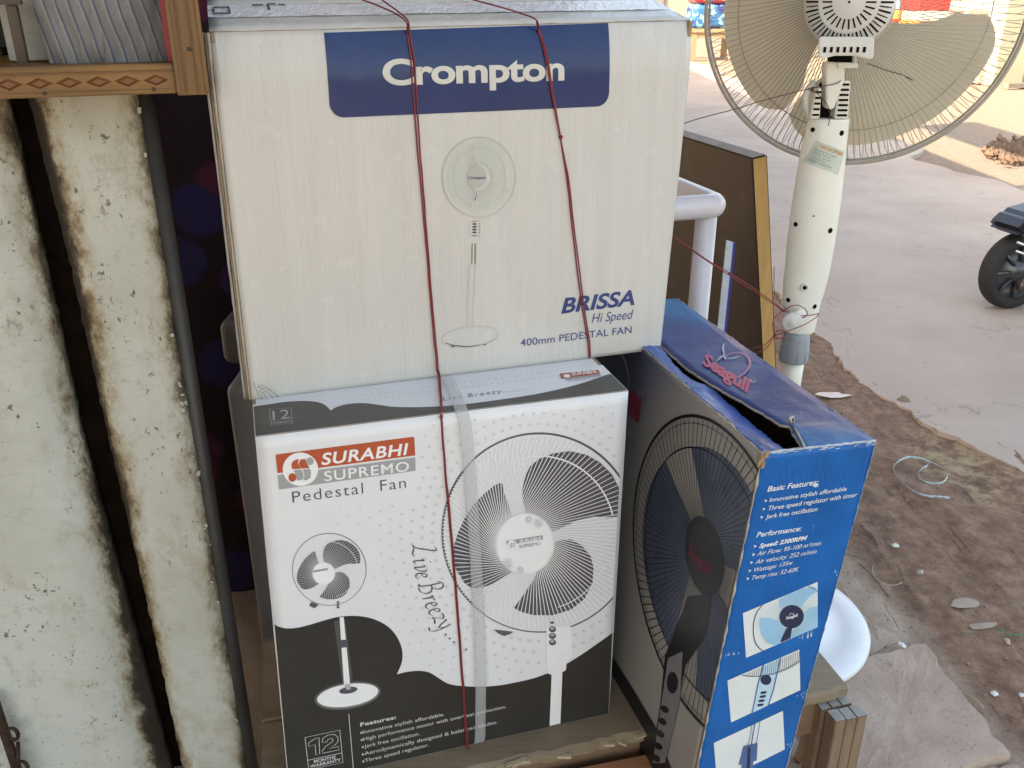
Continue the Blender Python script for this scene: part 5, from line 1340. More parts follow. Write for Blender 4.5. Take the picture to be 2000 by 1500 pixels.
# ------------------------------------------------------------------ stool frame, leaning board, small panel
def frame_and_board():
    PW = NT('lilac_white_paint'); PW.col(PW.mix(PW.math('MULTIPLY', PW.step(PW.noise(120, 5, .75), .66, .7), .6), (.60, .58, .63), (.22, .15, .12))); PW.rough(.28); PW = PW.m
    y0 = 1.52; cy = gy(1402, 402, y0)                       # outer corner, tube centre
    ux, uy = yawv(.30)
    r = .0205
    root = empty('stool_frame', (cy.x - .15, y0 + .1, 0), 'lilac white painted tubular steel stool frame behind the white carton', 'stool frame')
    up = V((0, 0, 1)); W_ = .33; D_ = .30; zt = cy.z
    c0 = V((cy.x, y0, zt)); c1 = c0 - ux * W_; c2 = c0 + uy * D_; c3 = c1 + uy * D_
    def rd(a, b, c, rr, n=6):       # rounded elbow
        d1 = (a - b).normalized(); d2 = (c - b).normalized(); return [b + d1 * rr * (1 - i / n) ** 1.0 * (1 - i / n) + d2 * rr * (i / n) ** 2 for i in range(n + 1)]
    ring = []
    cs = [c0, c2, c3, c1]
    for i in range(4): ring += rd(cs[i - 1], cs[i], cs[(i + 1) % 4], .022)
    m = MB(); m.tube(ring, r, 20, closed=True); m.build('seat_rail', PW, root, True)
    for c in cs:
        q = c + (c1 + c2 - c0 * 2) * 0
        ins = ((c0 + c3) / 2 - c).normalized() * .018; m = MB(); m.tube([V((c.x + ins.x, c.y + ins.y, zt - .004)), V((c.x + ins.x, c.y + ins.y, zt * .5)), V((c.x + ins.x * .6, c.y + ins.y * .6, -.0))], .0185, 18); m.build('leg', PW, root, True)
    # thick leaning board
    BF = wood('dark_stained_board', (.014, .006, .004), (.034, .016, .010), 5, (1, 1, 9), .5, .3, .45, (.055, .045, .04)); BE = wood('yellow_edge_wood', (.46, .26, .085), (.62, .38, .14), 8, (1, 1, 9), .6, .3, .18, (.25, .14, .06)); BT = simple('dusty_top', (.33, .29, .27), .9, .2, 25, .3, 80)
    yb = 1.76; A = gy(1468, 309, yb); B = gy(1489, 720, yb)      # left arris of the front edge
    A2 = gy(1499, 300, yb)
    d = (B - A).normalized(); low = A + d * (A.z / -d.z); low.z = 0
    th = (A2.x - A.x) * 1.02; e = V((th, 0, 0.0075)); back = uy * .55 + V((0, 0, 0))
    rt = empty('wooden_board', V((low.x, low.y, 0)), 'thick dark stained wooden board with raw yellow edge, leaning beside the fan', 'board')
    f = [low, low + V((th, 0, 0)), A + e, A]
    m = MB(); fb = [p + back for p in f]
    m.add(f + fb, [(0, 1, 2, 3)], 1); m.add(f + fb, [(7, 6, 5, 4)], 1); m.add(f + fb, [(3, 2, 6, 7)], 2); m.add(f + fb, [(0, 3, 7, 4), (1, 5, 6, 2), (0, 4, 5, 1)], 0)
    bm = bmesh.new(); me = m.mesh('board'); bm.from_mesh(me); bmesh.ops.remove_doubles(bm, verts=bm.verts, dist=1e-5)
    for fc in bm.faces: pass
    bmesh.ops.recalc_face_normals(bm, faces=bm.faces); bmesh.ops.bevel(bm, geom=bm.edges[:], offset=.003, segments=2, affect='EDGES'); bm.to_mesh(me); bm.free()
    link('panel', me, [BF, BE, BT], rt)
    # thin white sheet with blue rim
    r3 = empty('thin_sheet', gy(1424, 640, 1.66).to_2d().to_3d(), 'thin white sheet with a blue rim, standing between stool leg and dark board', 'sheet')
    a = gy(1419, 474, 1.66); b = gy(1437, 474, 1.66); lowa = gy(1400, 660, 1.66); lowb = gy(1418, 660, 1.66)
    def q4(name, p, mat, dy=.006):
        m = MB(); m.prism([p[0], p[1], p[2], p[3]], (0, dy, 0)); m.build(name, mat, r3)
    ex = lambda p, q_: p + (q_ - p) * ((p.z - .0) / (p.z - q_.z))
    L1, L2 = ex(a, lowa), ex(b, lowb); wv_ = b - a; wl = L2 - L1
    q4('sheet', [L1, L1 + wl * .72, a + wv_ * .72, a + V((0, 0, .004))], simple('chalky_white', (.55, .60, .68), .6, .15, 60)); q4('blue_rim', [L1 + wl * .73, L2, b, a + wv_ * .73], simple('rim_blue', (.02, .04, .30), .5, .1))
    # small teal canister half hidden beside the stool
    r4 = empty('canister', gy(1302, 560, 1.70).to_2d().to_3d(), 'dim teal metal canister half hidden behind the white carton', 'canister')
    c = gy(1300, 480, 1.72); TE = simple('teal_tin', (.035, .10, .11), .45, .3, 25)
    m = MB(); m.lathe((c.x - .05, 1.78, 0), (0, 0, 1), [(0, 0), (.062, 0), (.064, .006), (.064, c.z - .02), (.058, c.z - .004)], 40); m.build('body', TE, r4, True)
    m = MB(); m.lathe((c.x - .05, 1.78, c.z - .004), (0, 0, 1), [(.059, 0), (.060, .012), (.02, .016), (0, .016)], 40); m.build('lid', simple('tin_lid', (.20, .22, .22), .4, .1), r4, True)
frame_and_board()

# ------------------------------------------------------------------ the pedestal fan
def pedestal_fan():
    IV = simple('ivory_plastic', (.70, .70, .64), .32, .03, 12, coat=.2); IV2 = simple('grey_white_plastic', (.60, .60, .58), .35, .04, 12, coat=.2); WTE = NT('white_base_plastic'); WTE.col(WTE.mix(WTE.math('MULTIPLY', WTE.step(WTE.noise(9, 6, .65), .5, .75), .45), (.74, .74, .75), (.50, .51, .53))); WTE.rough(.35); WTE = WTE.m
    GY = simple('grey_collar', (.24, .27, .30), .45, .06, 20); DK = simple('dark_hole', (.012, .010, .008), 1.0, .1); DK.node_tree.nodes['Principled BSDF'].inputs['Specular IOR Level'].default_value = 0; WIRE = simple('chromed_wire', (.36, .33, .285), .4, .1, 30, metal=.15); BL = NT('blade_plastic')  # DK: near black without gloss, standing for shade inside slots and holes
    BL.col(BL.ramp(BL.noise(7, 5, .6), [(.3, (.62, .57, .48)), (.7, (.74, .69, .60))])); BL.rough(.45)
    nz = BL.step(BL.noise(80, 4, .8), .68, .72); BL.b.inputs['Transmission Weight'].default_value = 0.0
    tr = BL.n('ShaderNodeBsdfTranslucent'); tr.inputs[0].default_value = (.80, .73, .60, 1); mx = BL.n('ShaderNodeMixShader'); mx.inputs[0].default_value = .5
    out = BL.t.nodes['Material Output']; BL.l(BL.b.outputs[0], mx.inputs[1]); BL.l(tr.outputs[0], mx.inputs[2]); BL.l(mx.outputs[0], out.inputs[0]); BL = BL.m
    yc = 1.47; gc = V((.520, 1.49, 0))
    root = empty('pedestal_fan', gc, 'white pedestal fan seen from behind, standing at the street edge, head cropped by the top', 'fan')
    # base: dished disc
    m = MB(); Rb = .205
    m.lathe(gc, (0, 0, 1), [(0, 0), (Rb - .006, 0), (Rb, .004), (Rb, .012), (Rb - .004, .018), (Rb - .020, .021), (Rb - .042, .0225), (Rb - .050, .019), (Rb - .075, .019), (Rb - .082, .023), (.06, .036), (.035, .05), (.024, .075), (.022, .10)], 72)
    m.build('base', WTE, root, True)
    # lower pole and collar, column (lofted rings that follow the surveyed outline)
    kk = lambda c: ((c.y * cos(PITCH) - (c.z - CAMZ) * sin(PITCH)) / FOC)
    def loft(name, secs, mat, depth=.8, n=32, flat=0.0, caps=True):
        m = MB(); vs = []; fs = []
        for cx, py, wpx in secs:
            c = gy(cx, py, yc); r = wpx / 2 * kk(c)
            for k in range(n):
                a = 2 * pi * k / n; x = cos(a); y = sin(a)
                sx = abs(x) ** (1 - flat) * (1 if x > 0 else -1); sy = abs(y) ** (1 - flat * .3) * (1 if y > 0 else -1)
                vs.append((c.x + r * sx, c.y + r * depth * sy, c.z))
        N = len(secs)
        for i in range(N - 1):
            for k in range(n): fs.append((i * n + k, i * n + (k + 1) % n, (i + 1) * n + (k + 1) % n, (i + 1) * n + k))
        if caps: fs.append(tuple(range(n))); fs.append(tuple((N - 1) * n + k for k in range(n))[::-1])
        m.add(vs, fs); o_ = m.build(name, mat, root, True); return o_
    c744 = gy(1544.5, 744, yc); m = MB(); m.tube([gc + V((0, 0, .05)), (gc + V((0, 0, .05))).lerp(c744, .5), c744, gy(1553, 690, yc)], [.0185, .0182, .018, .018], 24); m.build('pole', IV, root, True)
    loft('collar', [(1549, 706, 40), (1549, 703, 54), (1550, 699, 55.5), (1553, 675, 54), (1556, 655, 50), (1557, 645, 46)], GY, 1, 40)
    for k in range(10):      # raised ribs on the collar
        a = 2 * pi * k / 10 + .25
        p0 = gy(1550, 699, yc); p1 = gy(1555, 660, yc); r0 = 55.5 / 2 * kk(p0); r1 = 50 / 2 * kk(p1); m = MB()
        m.tube([p0 + V((cos(a) * r0, sin(a) * r0, 0)), p1 + V((cos(a) * r1, sin(a) * r1, 0))], .0011, 6); m.build('collar_rib', GY, root, True)
    secs = [(1560, 650, 46), (1560, 646, 58), (1560, 640, 62), (1563, 615, 68), (1565, 592, 73), (1569, 570, 79), (1572, 552, 83), (1577, 525, 86.5), (1583, 480, 91), (1589.5, 434, 93), (1597, 380, 92.5), (1605.5, 315, 89), (1613, 265, 84), (1619, 235, 79), (1620, 230, 76)]
    sm = catmull([(a, b, c) for a, b, c in secs], 3)
    loft('control_column', [tuple(q) for q in sm], IV, .75, 44, .0)
    colf = lambda px, py: None
    def col_pt(px, py, off=0.0):        # point on the back surface of the column
        for (a, b) in zip(sm, sm[1:]):
            if (a.y - py) * (b.y - py) <= 0: t_ = (py - a.y) / ((b.y - a.y) or 1); cx = a.x + (b.x - a.x) * t_; wd = a.z + (b.z - a.z) * t_; break
        c = gy(cx, py, yc); r = wd / 2 * kk(c); x = max(-.97, min(.97, (px - cx) * kk(c) / r)); 
        nrm = V((x * .75, -sqrt(1 - x * x), 0)).normalized()
        return V((c.x + r * x, c.y - r * .75 * sqrt(1 - x * x), c.z)) + nrm * off, nrm
    for px, py, r_ in ((1582, 251, 4.6), (1635, 256, 5.2), (1549, 434, 4.6), (1612, 443, 5.4), (1535, 581, 4.5), (1584, 591, 4.8)):
        p, n_ = col_pt(px, py); rr = r_ * kk(p); m = MB(); m.lathe(p - n_ * .0002, n_, [(0, .0008), (rr * .7, .0008), (rr, .0006), (rr * 1.04, -.0004)], 18); m.build('screw_hole', DK, root)
    p, n_ = col_pt(1562, 552); m = MB(); m.lathe(p, n_, [(.0085 * .85, -.002), (.0080 * .85, .0022), (.0068, .003), (.0038, .003), (.0036, .0015), (0, .0015)], 24); m.build('screw_boss', IV2, root, True)
    m = MB(); m.lathe(p, n_, [(.0034, .0024), (.0015, .0018), (0, .0022)], 16); m.build('screw_hole', DK, root)
    p, n_ = col_pt(1579, 414); m = MB(); m.lathe(p, n_, [(0, .001), (.0012, .0008), (.002, 0)], 10); m.build('scratch_mark', GY, root)
    # rating sticker on the column
    SK = NT('foil_sticker'); SK.col(SK.ramp(SK.noise(40, 4, .6), [(.3, (.40, .47, .42)), (.7, (.52, .58, .52))])); SK.rough(.3); m = MB(); vs = []; fs = []
    cnr = [(1587, 270), (1642, 292), (1627, 336), (1564, 312)]
    def sxy(s, t_): 
        a = cnr[0]; b = cnr[1]; c = cnr[2]; d = cnr[3]
        return (a[0] * (1 - s) * (1 - t_) + b[0] * s * (1 - t_) + c[0] * s * t_ + d[0] * (1 - s) * t_, a[1] * (1 - s) * (1 - t_) + b[1] * s * (1 - t_) + c[1] * s * t_ + d[1] * (1 - s) * t_)
    for j in range(9):
        for i in range(13): vs.append(col_pt(*sxy(i / 12, j / 8), .0006)[0])
    for j in range(8):
        for i in range(12): a = j * 13 + i; fs.append((a, a + 1, a + 14, a + 13))
    m.add(vs, fs); m.build('sticker', SK.m, root, True)
    def stick_text(body, s0, t0, s1, h_, mat, bold=0.0):
        vs2, fs2 = text_mesh(body, bold, 0, 1, 2); x1 = max(v[0] for v in vs2); m = MB(); m.add([col_pt(*sxy(s0 + (s1 - s0) * v[0] / x1, t0 - h_ * v[1]), .0011)[0] for v in vs2], fs2); m.build('sticker_lettering', mat, root, fix=False)
    OI = simple('orange_ink', (.55, .22, .05), .4); BI = simple('sticker_ink', (.14, .18, .18), .4)
    stick_text('HIGH SPEED', .18, .22, .95, .20, OI, .02)
    for k, (s_, e_) in enumerate((('PEDESTAL FAN', .75), ('SWEEP 400 mm', .6), ('VOLTS 230 AC', .62), ('WATTS 135', .5), ('SPEED 2300 RPM', .72))): stick_text(s_, .08, .38 + k * .12, e_, .10, BI)
    # slotted cheeks above the column
    SL = []
    def cheek(px0, px1, slots, lean):
        m = MB(); p = [gy(px0[0], 232, yc - .022), gy(px0[1], 232, yc - .022), gy(px1[1], px1[2], yc - .022), gy(px1[0], px1[2], yc - .022)]
        m.prism(p, (0, .034, 0)); m.build('neck_cheek', IV, root, bevel=.0018)
        for k in range(slots):
            t_ = (k + .7) / (slots + .4); a = p[0].lerp(p[3], t_); b = p[1].lerp(p[2], t_); m = MB(); dd = b - a
            m.box((a + b) / 2 - V((0, .0007, 0)), dd * .36, (0, .0012, 0), V((0, 0, .0016))); m.build('neck_slot', DK, root)
    cheek((1630, 1657), (1640, 1662, 158), 7, 0); cheek((1583, 1601), (1594, 1606, 172), 5, 0)
    m = MB(); m.prism([gy(1598, 232, yc), gy(1633, 232, yc), gy(1640, 150, yc), gy(1604, 165, yc)], (0, .012, 0)); m.build('neck_recess_shade', DK, root)  # flat dark plate standing for the shade between the cheeks
    m = MB(); m.prism([gy(1614, 212, yc - .026), gy(1628, 214, yc - .026), gy(1641, 180, yc - .026), gy(1650, 156, yc - .026), gy(1650, 122, yc - .026), gy(1613, 122, yc - .026)], (0, .022, 0)); m.build('tilt_bracket', IV, root, bevel=.0018)
    m = MB(); m.prism([gy(1636, 133, yc - .029), gy(1676, 133, yc - .029), gy(1676, 123, yc - .029), gy(1636, 122, yc - .029)], (0, .016, 0)); m.build('bracket_tab', IV, root, bevel=.001)
    m = MB(); m.tube([gy(1668, 124, yc - .02), gy(1669, 100, yc - .02)], .0034, 14); m.build('bracket_stud', IV, root, True)
    m = MB(); c = gy(1645, 112, yc); m.box(c, (.016, 0, 0), (0, .02, 0), (0, 0, .012)); m.build('gear_case', DK, root, bevel=.002)
    # knobs at the column foot
    kp = gy(1548, 628, yc - .034); kn = V((-.28, -.93, .12)).normalized(); r_ = 20 * kk(kp)
    m = MB(); m.lathe(kp, kn, [(.006, -.02), (.006, .0), (r_, .001), (r_ * 1.02, .003), (r_, .012), (r_ * .82, .0135), (r_ * .35, .0128), (r_ * .30, .0140), (0, .0140)], 44); m.build('clamp_knob', IV2, root, True)
    e1 = kn.orthogonal().normalized(); e2 = kn.cross(e1)
    for k in range(30): 
        a = 2 * pi * k / 30; q = kp + (e1 * cos(a) + e2 * sin(a)) * r_; m = MB(); m.tube([q + kn * .002, q + kn * .012], .00065, 5); m.build('knob_rib', IV2, root, True)
    kp2 = gy(1560, 613, yc - .028); m = MB(); m.lathe(kp2, V((.05, -1, .1)), [(.008, -.015), (.0095, .0), (.0095, .008), (.008, .0095), (0, .0095)], 30); m.build('clamp_knob', IV, root, True)
    # ---- head
    ax = ray(1681, 14).normalized(); Cg = EYE + ray(1681, 14) * (1.55 / ray(1681, 14).y)
    e1 = ax.cross(V((0, 0, 1))).normalized(); e2 = e1.cross(ax).normalized()
    P_ = lambda r, a, h: Cg + (e1 * cos(a) + e2 * sin(a)) * r + ax * h
    dist = (Cg - EYE).dot(V((0, cos(PITCH), -sin(PITCH)))); R_ = 299 * dist / FOC
    m = MB(); m.tube([P_(R_, 2 * pi * k / 120, 0) for k in range(120)], .0030, 10, closed=True); m.build('guard_ring', WIRE, root, True)
    m = MB(); m.tube([P_(R_ - .004, 2 * pi * k / 120, .012) for k in range(120)], .0022, 8, closed=True); m.build('guard_ring', WIRE, root, True)
    m = MB(); m.tube([P_(R_ * .765, 2 * pi * k / 120, -.0315) for k in range(120)], .0011, 6, closed=True); m.build('guard_ring', WIRE, root, True)
    m = MB(); nW = 144
    for k in range(nW):
        a = 2 * pi * k / nW; j = .0018 * sin(k * 2.3)
        m.tube([P_(.055, a - .35, -.066), P_(.10, a - .12, -.062), P_(.15, a - .03, -.050), P_(R_ * .76, a + .0, -.033), P_(R_ * .925, a + .01, -.010), P_(R_ * .955, a + .018 + j, -.001), P_(R_ * .995, a + .022 + j, .000)], .00075, 4, caps=False)
    o_ = m.build('rear_guard_wires', WIRE, root, True); o_['kind'] = 'stuff'
    m = MB()
    for k in range(110):
        a = 2 * pi * (k + .5) / 110; m.tube([P_(.05, a + .25, .085), P_(.13, a + .06, .078), P_(.20, a, .055), P_(R_ * .97, a - .01, .014)], .00065, 4, caps=False)
    o_ = m.build('front_guard_wires', WIRE, root, True); o_['kind'] = 'stuff'
    m = MB(); m.lathe(Cg + ax * .084, ax, [(.055, 0), (.055, .003), (.04, .007), (0, .009)], 40); m.build('front_badge', IV, root, True)
    # blades: y-down photo angles -> frame angles are negative
    Rbl = 264 * dist / FOC
    def blade(a0, a1):
        m = MB(); n, q = 34, 12; vs = []; fs = []
        for i in range(n + 1):
            s = i / n; 
            for k in range(q + 1):
                t_ = k / q; r = .032 + (Rbl - .032) * t_
                lead = (s ** 1.0); a = a0 + (a1 - a0) * s
                # rounded leading and trailing corners, waist near the hub
                wa = .60 + .40 * min(1, t_ * 1.5); mid = a0 + (a1 - a0) * .46; a = mid + (a - mid) * wa
                rr = r * (1 - .12 * max(0, (abs(s - .5) * 2 - .72) / .28) ** 2 * t_)
                hh = -.004 + .030 * (s - .5) * (.7 + .6 * t_) + .006 * sin(pi * s)
                vs.append(P_(rr, a, hh + .012))
        for i in range(n):
            for k in range(q): b = i * (q + 1) + k; fs.append((b, b + 1, b + q + 2, b + q + 1))
        m.add(vs, fs); n0 = len(vs)
        m.add([v_ + ax * .0012 for v_ in vs], [f[::-1] for f in fs]); m.build('blade', BL, root, True, fix=False)
    D_ = radians
    blade(D_(-118), D_(-3)); blade(D_(-236), D_(-121)); blade(D_(4), D_(119))
    m = MB(); m.lathe(Cg, ax, [(.030, -.02), (.036, -.012), (.038, .03), (.03, .04), (0, .042)], 36); m.build('hub', IV, root, True)
    # motor cover
    Cm = EYE + ray(1659, 4) * (1.395 / ray(1659, 4).y); md = (Cm - EYE).dot(V((0, cos(PITCH), -sin(PITCH)))); rm = 84 * md / FOC; back = -ax
    prof = [(rm * 1.03, -.075), (rm * 1.04, -.03), (rm * 1.03, -.012), (rm * .97, .000), (rm * .90, .007), (rm * .66, .0145), (rm * .64, .0150), (rm * .60, .0150), (rm * .36, .0190), (0, .0200)]
    m = MB(); m.lathe(Cm, back, prof, 72); m.build('motor_cover', IV2, root, True)
    Q = lambda r, a, h: Cm + (e1 * cos(a) + e2 * sin(a)) * r + back * h
    def ph(r):
        for (r1, h1), (r0, h0) in zip(prof, prof[1:]):
            if r0 <= r <= r1: return h0 + (h1 - h0) * (r - r0) / ((r1 - r0) or 1)
        return 0
    m = MB()
    def slot(r0, r1, a, w_):
        d = (e1 * cos(a) + e2 * sin(a)); tt = (e2 * cos(a) - e1 * sin(a)); p0 = Q(r0 * rm, a, ph(r0 * rm)); p1 = Q(r1 * rm, a, ph(r1 * rm)); pass
        for q in range(4):
            ra, rb = r0 + (r1 - r0) * q / 4, r0 + (r1 - r0) * (q + 1) / 4; p0 = Q(ra * rm, a, ph(ra * rm)); p1 = Q(rb * rm, a, ph(rb * rm)); m.box((p0 + p1) / 2 + back * .0002, (p1 - p0) / 2 * 1.05, tt * w_, back * .0007)
    for k in range(26): slot(.37, .585, 2 * pi * k / 26, .0011)
    for k in range(52): slot(.685, (.94 if k % 2 else .965), 2 * pi * k / 52, .0013 if k % 2 == 0 else .0008)
    o_ = m.build('vent_slots', DK, root); o_['kind'] = 'stuff'
    m = MB(); m.lathe(Q(0, 0, .0195), back, [(0, .001), (.0018, .0006), (.002, 0)], 12); m.build('oscillation_screw', DK, root)
    hb = lambda x, y: EYE + ray(x, y) * (1.37 / ray(x, y).y)
    m = MB(); m.prism([hb(1599, 72), hb(1597, 112), hb(1606, 115), hb(1630, 109), hb(1668, 109), hb(1700, 117), hb(1706, 115), hb(1708, 72)], ax * .06); m.build('motor_skirt', IV2, root, bevel=.002)
    for k in range(7):
        c = hb(1611 + k * 12.9, 97) - ax * .0006; m = MB(); m.box(c, e1 * .0019, e2 * .0037, ax * .0012); m.build('skirt_hole', DK, root)
    # twisted wire end hooked through the guard
    m = MB(); c = catmull([hb(1695, 124), hb(1716, 132), hb(1740, 140), hb(1762, 146), hb(1783, 157)], 8); m.tube([p + V((.0006 * sin(i * 2), 0, .0006 * cos(i * 2))) for i, p in enumerate(c)], [.0009] * (len(c) - 6) + [.0012, .0013, .0013, .0012, .001, .0008], 6); m.build('tie_wire', simple('rusted_wire', (.12, .09, .06), .6, .3), root, True)
    # power lead at the left of the neck
    m = MB(); c = catmull([gy(1590, 160, yc), gy(1576, 178, yc - .01), gy(1573, 205, yc - .01), gy(1580, 228, yc)], 8); m.tube(c, .0048, 12); m.build('power_lead', IV2, root, True)
    return root
pedestal_fan()

# ------------------------------------------------------------------ red strings
RED = simple('red_twine', (.22, .022, .028), .6, .25, 300, .5, 900)
BRN = simple('dark_twine', (.10, .03, .025), .7, .25, 300, .5, 900)
def cpt(x, y, o=.0016): return CF.p(x, y, o)
def twine(name, label, runs, mat=RED, r=.00095, knots=(), group=None):
    m = MB()
    for pts in runs:
        c = catmull(pts, 7); c = [p + V((noise.noise(p * 40), 0, noise.noise(p * 40 + V((3, 3, 3))))) * .0006 for p in c]
        m.tube(c, r, 7)
    root = m.build(name, mat, None, True); tag(root, label, 'string', group)
    for k in knots:
        q = MB(); e = []
        for j in range(3):
            d1 = V((random.uniform(-1, 1), random.uniform(-1, 1), random.uniform(-1, 1))).normalized(); d2 = d1.orthogonal().normalized()
            q.tube([V(k) + (d1 * cos(2 * pi * i / 10) + d2 * sin(2 * pi * i / 10)) * .0017 for i in range(10)], r * 1.15, 6, closed=True)
        q.build('knot', mat, root, True)
    return root
uy_c = yawv(.3123)[1]
top = lambda x, y, d, o=.003: hit(x, y, CF.O + uy_c * d, uy_c) + V((0, 0, o))
twine('string', 'doubled red string running over both cartons, knotted on the edge of the lower one',
      [[top(655, -16, .11), top(690, -2, .10), top(752, 22, .05), top(792, 46, .004), cpt(797, 64, .0024), cpt(799, 85, .0028), cpt(801, 108, .0026), cpt(803, 140, .002), cpt(812, 270), cpt(822, 380), cpt(831, 480), cpt(840, 590), cpt(850, 700, .0034), cpt(851, 718, .006), cpt(853, 732, .010), SF.p(860, 800, .0056)],
       [top(715, -16, .11), top(745, 4, .07), top(780, 30, .03), top(797, 46, .004), cpt(801, 64, .0024), cpt(804, 85, .0028), cpt(807, 108, .0026), cpt(810, 140, .002), cpt(817, 270), cpt(826, 380), cpt(834, 480), cpt(843, 590), cpt(853, 700, .0034), cpt(854, 718, .006), cpt(856, 732, .010), SF.p(862, 800, .0056)],
       [SF.p(860, 808, .003), SF.p(862, 826, .0022), SF.p(867, 900, .0018), SF.p(876, 1010, .0018), SF.p(886, 1120, .0018), SF.p(894, 1220, .0018), SF.p(902, 1330, .0018), SF.p(908, 1420, .003), SF.p(912, 1470, .006), SF.p(915, 1530, .012)],
       [SF.p(861, 808, .003), SF.p(863, 826, .0030), SF.p(868, 900, .0030), SF.p(878, 1010, .0030), SF.p(888, 1120, .0026), SF.p(896, 1220, .0030), SF.p(904, 1330, .0026), SF.p(910, 1420, .004), SF.p(915, 1470, .007), SF.p(918, 1530, .013)]],
      knots=[SF.p(861, 812, .0032)])
twine('string', 'red string tied round the right half of the white carton, knot halfway up',
      [[top(880, -22, .12), top(905, -2, .10), top(965, 16, .06), top(1020, 32, .03), top(1047, 44, .004), cpt(1056, 60, .0026), cpt(1062, 84, .003), cpt(1068, 110, .0026), cpt(1078, 180), cpt(1092, 262), cpt(1104, 340), cpt(1114, 430), cpt(1126, 530), cpt(1139, 620), cpt(1147, 668, .0016), cpt(1150, 698, .002)],
       [top(1048, 45, .003), cpt(1054, 62, .0030), cpt(1064, 110, .003), cpt(1075, 180, .0028), cpt(1091, 262, .002)],
       [cpt(1093, 270), cpt(1107, 345, .0026), cpt(1118, 440, .0028), cpt(1130, 530, .0026), cpt(1142, 620, .0026), cpt(1150, 668, .0024), cpt(1152, 698, .0024)]],
      knots=[cpt(1093, 267, .002)])
kf = lambda x, y, d=1.425: gy(x, y, d)
twine('string', 'slack red string from the white carton edge, looped around the fan clamp knob',
      [[gy(1296, 446, 1.27), gy(1312, 458, 1.27), gy(1350, 486, 1.31), gy(1396, 517, 1.34), gy(1424, 533, 1.36), gy(1470, 562, 1.39), gy(1510, 590, 1.41), kf(1530, 606), kf(1540, 610)],
       [gy(1312, 459, 1.275), gy(1352, 489, 1.315), gy(1397, 520, 1.345), gy(1440, 548, 1.375), gy(1490, 580, 1.405), kf(1530, 608)],
       [kf(1532, 606), kf(1545, 598), kf(1560, 597), kf(1573, 604), kf(1577, 614), kf(1570, 620, 1.42), kf(1564, 620)],
       [kf(1564, 617), kf(1580, 616), kf(1596, 613), kf(1599, 612), kf(1594, 620), kf(1575, 632, 1.40), kf(1552, 642, 1.40), kf(1534, 648, 1.41), kf(1515, 655)],
       [kf(1530, 606), kf(1514, 620), kf(1509, 638), kf(1513, 655), kf(1522, 661), kf(1532, 658), kf(1533, 648), kf(1522, 645), kf(1513, 652), kf(1514, 660), kf(1528, 662), kf(1535, 662)],
       [kf(1513, 654), kf(1504, 664), kf(1492, 674), kf(1470, 680), gy(1450, 684, 1.46)], [kf(1513, 655), kf(1506, 668), kf(1494, 681), kf(1478, 690), gy(1462, 700, 1.46)]],
      knots=[kf(1532, 607), kf(1513, 654), gy(1424, 534, 1.365)], r=.0008)
twine('string', 'thin dark red string stretched from behind the white carton to the fan neck',
      [[gy(1290, 258, 1.30), gy(1345, 238, 1.32), gy(1430, 214, 1.36), gy(1510, 191, 1.40), gy(1585, 172, 1.435), gy(1632, 163, 1.44), gy(1642, 156, 1.44)],
       [gy(1585, 172, 1.435), gy(1600, 186, 1.435), gy(1614, 202, 1.435), gy(1621, 222, 1.44), gy(1618, 246, 1.44)],
       [gy(1578, 176, 1.435), gy(1588, 170, 1.43), gy(1598, 172, 1.43), gy(1592, 180, 1.43), gy(1582, 176, 1.435)]], mat=BRN, r=.0007, knots=[gy(1586, 174, 1.435)])
twine('thin_wire', 'thin black wire hanging down beside the yellow board edge to the fan knob',
      [[gy(1512, 520, 1.45), gy(1512, 566, 1.45), gy(1522, 588, 1.45), gy(1538, 606, 1.44), gy(1546, 616, 1.43)]], mat=simple('black_wire', (.03, .03, .03), .5), r=.0006)

